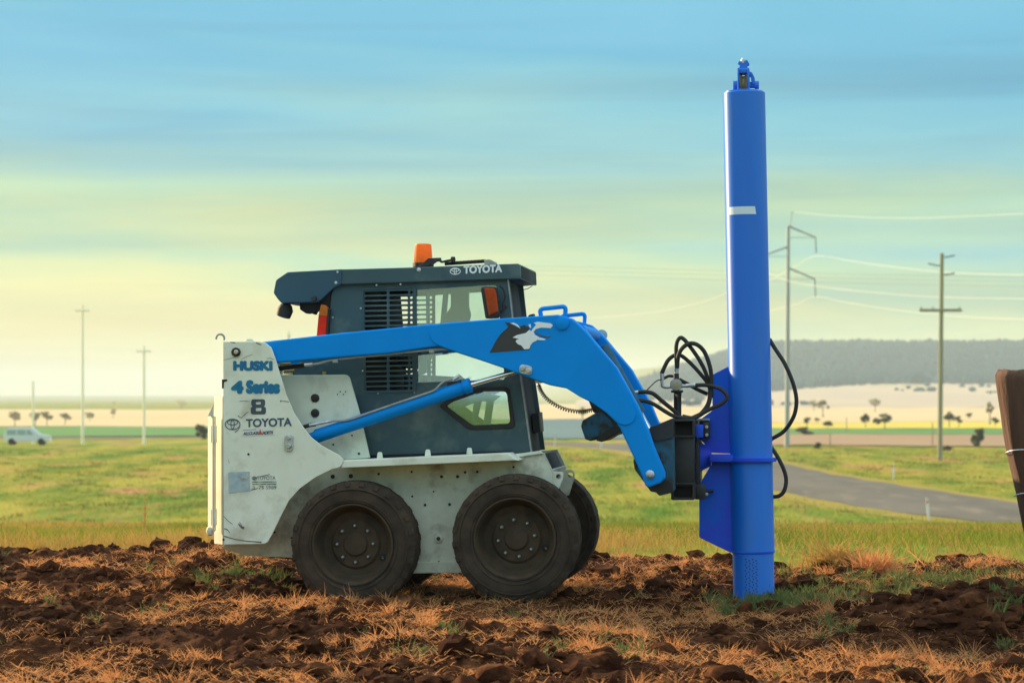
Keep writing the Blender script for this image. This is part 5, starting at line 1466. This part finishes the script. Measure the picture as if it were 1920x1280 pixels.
n = 1500
X = rng.uniform(-4.6, 4.6, n); Y = rng.uniform(9.2, 18.4, n)
keep = (soil_edge(X, Y) > 0.3) & (straw_mask(X, Y) > rng.uniform(0.0, 0.75, n)) & (np.abs(X) < Y * 0.27)
tufts('dry_tufts', X[keep], Y[keep], 46, 0.035, 0.13, 0.0036, 0.024, M['straw'], 'orange dry grass tufts torn up in the ploughed soil', 'dry grass', soil_z, 0.985, 0.25)
n = 150
X = rng.uniform(-4.2, 4.2, n); Y = rng.uniform(9.4, 17.5, n)
tufts('green_tufts', X, Y, 16, 0.04, 0.11, 0.005, 0.014, M['weed'], 'small green grass shoots among the clods', 'grass shoots')

# band of tall dry grass along the back edge of the soil
n = 7500
X = rng.uniform(-6.0, 6.4, n); Y = 17.2 + 3.4 * rng.uniform(0, 1, n) ** 1.3
keep = (soil_edge(X, Y) < 0.75) & ((X < 0.8) | (rng.uniform(0, 1, n) < 0.16) | (Y < 17.9))
X, Y = X[keep], Y[keep]
def near_z(X, Y):
    return np.maximum(soil_z(X, Y) , terrain(X, Y) - 0.10 * (1 - sstep(18.5, 20, Y)))
tufts('dry_grass', X, Y, 7, 0.06, 0.17, 0.0055, 0.03, M['dry_grass'], 'tawny dry grass standing along the edge of the ploughed soil', 'dry grass', near_z, 0.55)

# grass down the slope and over the plain
n = 190000
Y = 19.0 * (235 / 19.0) ** (rng.uniform(0, 1, n) ** 0.85)
X = rng.uniform(-0.27, 0.27, n) * Y
road_x = np.interp(Y, [76, 97, 118, 150, 190, 233], [30, 22.2, 18.9, 17.3, 16.3, 13])
keep = (np.abs(X - road_x) > 5.0) | (Y < 60)
X, Y = X[keep], Y[keep]; n = len(X)
patch = vnoise(X, Y * 0.35, 6, 61) * 0.6 + vnoise(X, Y * 0.5, 2.2, 62) * 0.4
hgt = (0.07 + 0.12 * rng.uniform(0, 1, n)) * (1 + 0.5 * patch) * (1 + 0.5 * sstep(60, 200, Y))
wid = 0.006 * (Y / 20.0) ** 0.75 * rng.uniform(0.6, 1.4, n)
P = np.stack([X, Y, terrain(X, Y) - 0.10 * (1 - sstep(18.5, 20, Y)) - 0.005], 1)
tawny = (vnoise(X, Y * 0.3, 4.5, 63) + 1.0 * (1 - sstep(20, 55, Y)) * (1 - sstep(-0.5, 1.5, X)) - 0.25 * sstep(0.5, 2, X) + rng.uniform(-.4, .4, n)) > 0.42
for sel, mat, nm, lab in ((~tawny, M['green_grass'], 'meadow_grass', 'yellow green meadow grass on the slope and plain behind the loader'), (tawny, M['dry_grass'], 'tawny_grass', 'tawny seed heads and dry patches in the meadow')):
    k = sel.sum()
    o = blades(nm, P[sel], hgt[sel], wid[sel], rng.uniform(0, 2 * np.pi, k), rng.uniform(0.05, 0.7, k), mat, 0.4)
    tag(o, lab, 'grass', kind='stuff')

# rank clumps standing out of the meadow
n = 2600
Y = 24.0 * (220 / 24.0) ** rng.uniform(0, 1, n); X = rng.uniform(-0.26, 0.26, n) * Y
road_x = np.interp(Y, [76, 97, 118, 150, 190, 233], [30, 22.2, 18.9, 17.3, 16.3, 13])
keep = (np.abs(X - road_x) > 6.0) | (Y < 60)
X, Y = X[keep], Y[keep]; n = len(X)
M['rank_grass'] = leafy('rank_dark_grass', (0.06, 0.115, 0.02), (0.20, 0.17, 0.045), 0.5, 0.3)
k = 22
sz = np.repeat((0.10 + 0.24 * rng.uniform(0, 1, n) ** 2) * (0.6 + 0.4 * sstep(30, 120, Y)), k)
XX = np.repeat(X, k) + rng.normal(0, 1, n * k) * sz * 1.4; YY = np.repeat(Y, k) + rng.normal(0, 1, n * k) * sz * 1.4
o = blades('rank_grass', np.stack([XX, YY, terrain(XX, YY) - 0.10 * (1 - sstep(18.5, 20, YY)) - 0.01], 1), sz * rng.uniform(0.5, 1.2, n * k), 0.008 * (YY / 20.0) ** 0.8, rng.uniform(0, 2 * np.pi, n * k), rng.uniform(0.05, 0.8, n * k), M['rank_grass'], 0.5)
tag(o, 'darker rank grass clumps dotted over the meadow', 'grass clumps', kind='stuff')

# weeds round the foot of the post driver
def weeds(name, regions, lab):
    PX, PY = [], []
    for (u, v, su, sv, k) in regions:
        for _ in range(k):
            uu, vv = random.gauss(u, su), random.gauss(v, sv)
            Yw = CAMZ * FPX / (vv - HZ)
            PX.append((uu - CXP) * Yw / FPX); PY.append(Yw)
    return np.array(PX), np.array(PY)
wx, wy = weeds('w', [(1450, 1128, 45, 9, 100), (1520, 1118, 45, 13, 100), (1600, 1110, 60, 13, 120), (1400, 1135, 25, 6, 24), (1700, 1095, 90, 10, 50), (1850, 1085, 60, 10, 40)], '')
near2 = lambda X, Y: soil_z(X, Y)
tufts('weeds', wx, wy, 26, 0.04, 0.11, 0.009, 0.028, M['weed'], 'low grey green weeds growing round the foot of the post driver', 'weeds', near2, 0.9)
wx, wy = weeds('w', [(450, 1085, 30, 8, 22), (380, 1095, 15, 6, 8), (520, 1100, 12, 6, 10), (340, 1150, 30, 8, 10), (840, 1190, 25, 6, 10), (1180, 1215, 20, 6, 8), (800, 1225, 30, 6, 8), (1560, 1180, 20, 6, 8), (1890, 1180, 20, 15, 12)], '')
tufts('field_weeds', wx, wy, 20, 0.04, 0.10, 0.007, 0.022, M['weed'], 'scattered green weeds sprouting in the ploughed soil', 'weeds', near2, 0.85)

# heap of torn dry grass right of the driver, tall dry stems, one big clod
def ground_at(u, v):
    Yw = CAMZ * FPX / (v - HZ)
    for _ in range(6):
        X_ = (u - CXP) * Yw / FPX
        z_ = max(float(soil_z(X_, Yw)), float(terrain(X_, Yw)) - 0.10)
        Yw = (CAMZ - z_) * FPX / (v - HZ)
    return Vector(((u - CXP) * Yw / FPX, Yw, z_))

def heap(u, v, half, hgt, nbl, lab, name, up=0.35, mat='dry_grass', soil=True):
    b = ground_at(u, v)
    r = empty(name, b)
    sc = b.y / FPX; hw = half * sc; hh = hgt * sc
    if soil:
        V = []; Fc = []
        nn, mm = 28, 16
        for j in range(mm + 1):
            for i in range(nn + 1):
                x = (i / nn * 2 - 1); y = (j / mm * 2 - 1)
                z = max(0, 1 - x * x - y * y) ** 0.7 * hh * (0.75 + 0.5 * mnoise.noise((x * 2.5 + u, y * 2, 1)) + 0.25 * mnoise.noise((x * 9 + u, y * 7, 4)))
                V.append((x * hw * 1.05, y * hw * 0.6, z - 0.03))
        for j in range(mm):
            for i in range(nn):
                a = j * (nn + 1) + i; Fc.append((a, a + 1, a + nn + 2, a + nn + 1))
        me = mesh_from(V, Fc); me.shade_smooth()
        link('soil_core', me, M['soil'], r)
    if nbl:
        x = rng.normal(0, hw * 0.5, nbl); y = rng.normal(0, hw * 0.25, nbl)
        z = np.clip(1 - (x / hw) ** 2 - (y / (hw * 0.6)) ** 2, 0, 1) ** 0.7 * hh * 0.9 - 0.02
        o = blades('dry_blades', np.stack([x, y, z], 1), rng.uniform(0.08, 0.26, nbl), rng.uniform(0.004, 0.010, nbl), rng.uniform(0, 2 * np.pi, nbl), rng.uniform(0.05, 0.98, nbl) ** up, M[mat], 0.4)
        o.parent = r
    return tag(r, lab, 'grass heap' if nbl else 'clod')
heap(1575, 1070, 70, 34, 420, 'brown heap of torn dry grass and soil right of the post driver', 'grass_heap')
heap(1640, 1082, 45, 18, 420, 'bright tawny clump of upright dry grass in front of the brown heap', 'grass_heap', 0.9, 'straw')
heap(1735, 1074, 22, 24, 14, 'single dark clod with a ragged top right of the tawny clump', 'soil_clod', 0.9, 'straw')
for (u, v) in ((60, 1052), (165, 1050), (350, 1042), (640, 1040), (300, 1046)):
    pass
def stem(u, v, vt, lab, lean=0.05, heads=10, name='dry_stem'):
    b = ground_at(u, v); h = (v - vt) * b.y / FPX
    r = empty(name, b)
    pts = [(0, 0, -0.02), (lean * h * 0.4, 0, h * 0.5), (lean * h, 0.01, h)]
    tube('stalk', pts, [0.005, 0.004, 0.002], M['dry_grass'], r, 6)
    k = heads * 6
    zz = rng.uniform(0.35, 1.0, k) * h
    o = blades('seed_leaves', np.stack([lean * zz, np.zeros(k), zz], 1), rng.uniform(0.02, 0.07, k), rng.uniform(0.004, 0.009, k), rng.uniform(0, 2 * np.pi, k), rng.uniform(0.4, 0.95, k), M['dry_grass'], 0.5)
    o.parent = r
    tag(r, lab, 'dry weed')
stem(268, 1035, 925, 'tall dry seeded weed stalk standing left of the loader', 0.06, 12)
stem(1600, 1078, 1012, 'tallest pale dry stem sticking out of the tawny clump', 0.25, 3)
stem(1657, 1080, 1022, 'second pale dry stem on the right side of the tawny clump', 0.12, 3)
stem(1480, 1062, 1030, 'short dry stalk close to the right of the post driver', 0.3, 3)

# ------------------------------------------------------------------ haze
hz = bpy.data.materials.new('pale_haze'); hz.use_nodes = True
nt = hz.node_tree; nt.nodes.clear()
ho = nt.nodes.new('ShaderNodeOutputMaterial'); pv = nt.nodes.new('ShaderNodeVolumePrincipled')
pv.inputs['Color'].default_value = (0.83, 0.95, 0.95, 1)
pv.inputs['Density'].default_value = 0.00019
pv.inputs['Anisotropy'].default_value = 0.05
nt.links.new(pv.outputs[0], ho.inputs['Volume'])
bm = bmesh.new(); bmesh.ops.create_cube(bm, size=1)
for v in bm.verts:
    v.co = Vector((v.co.x * 17000, v.co.y * 17000, -8.0 if v.co.z < 0 else 92.0))
me = bpy.data.meshes.new('haze'); bm.to_mesh(me); bm.free()
tag(link('haze', me, hz), 'thin pale evening haze over the whole plain', 'haze', kind='stuff')
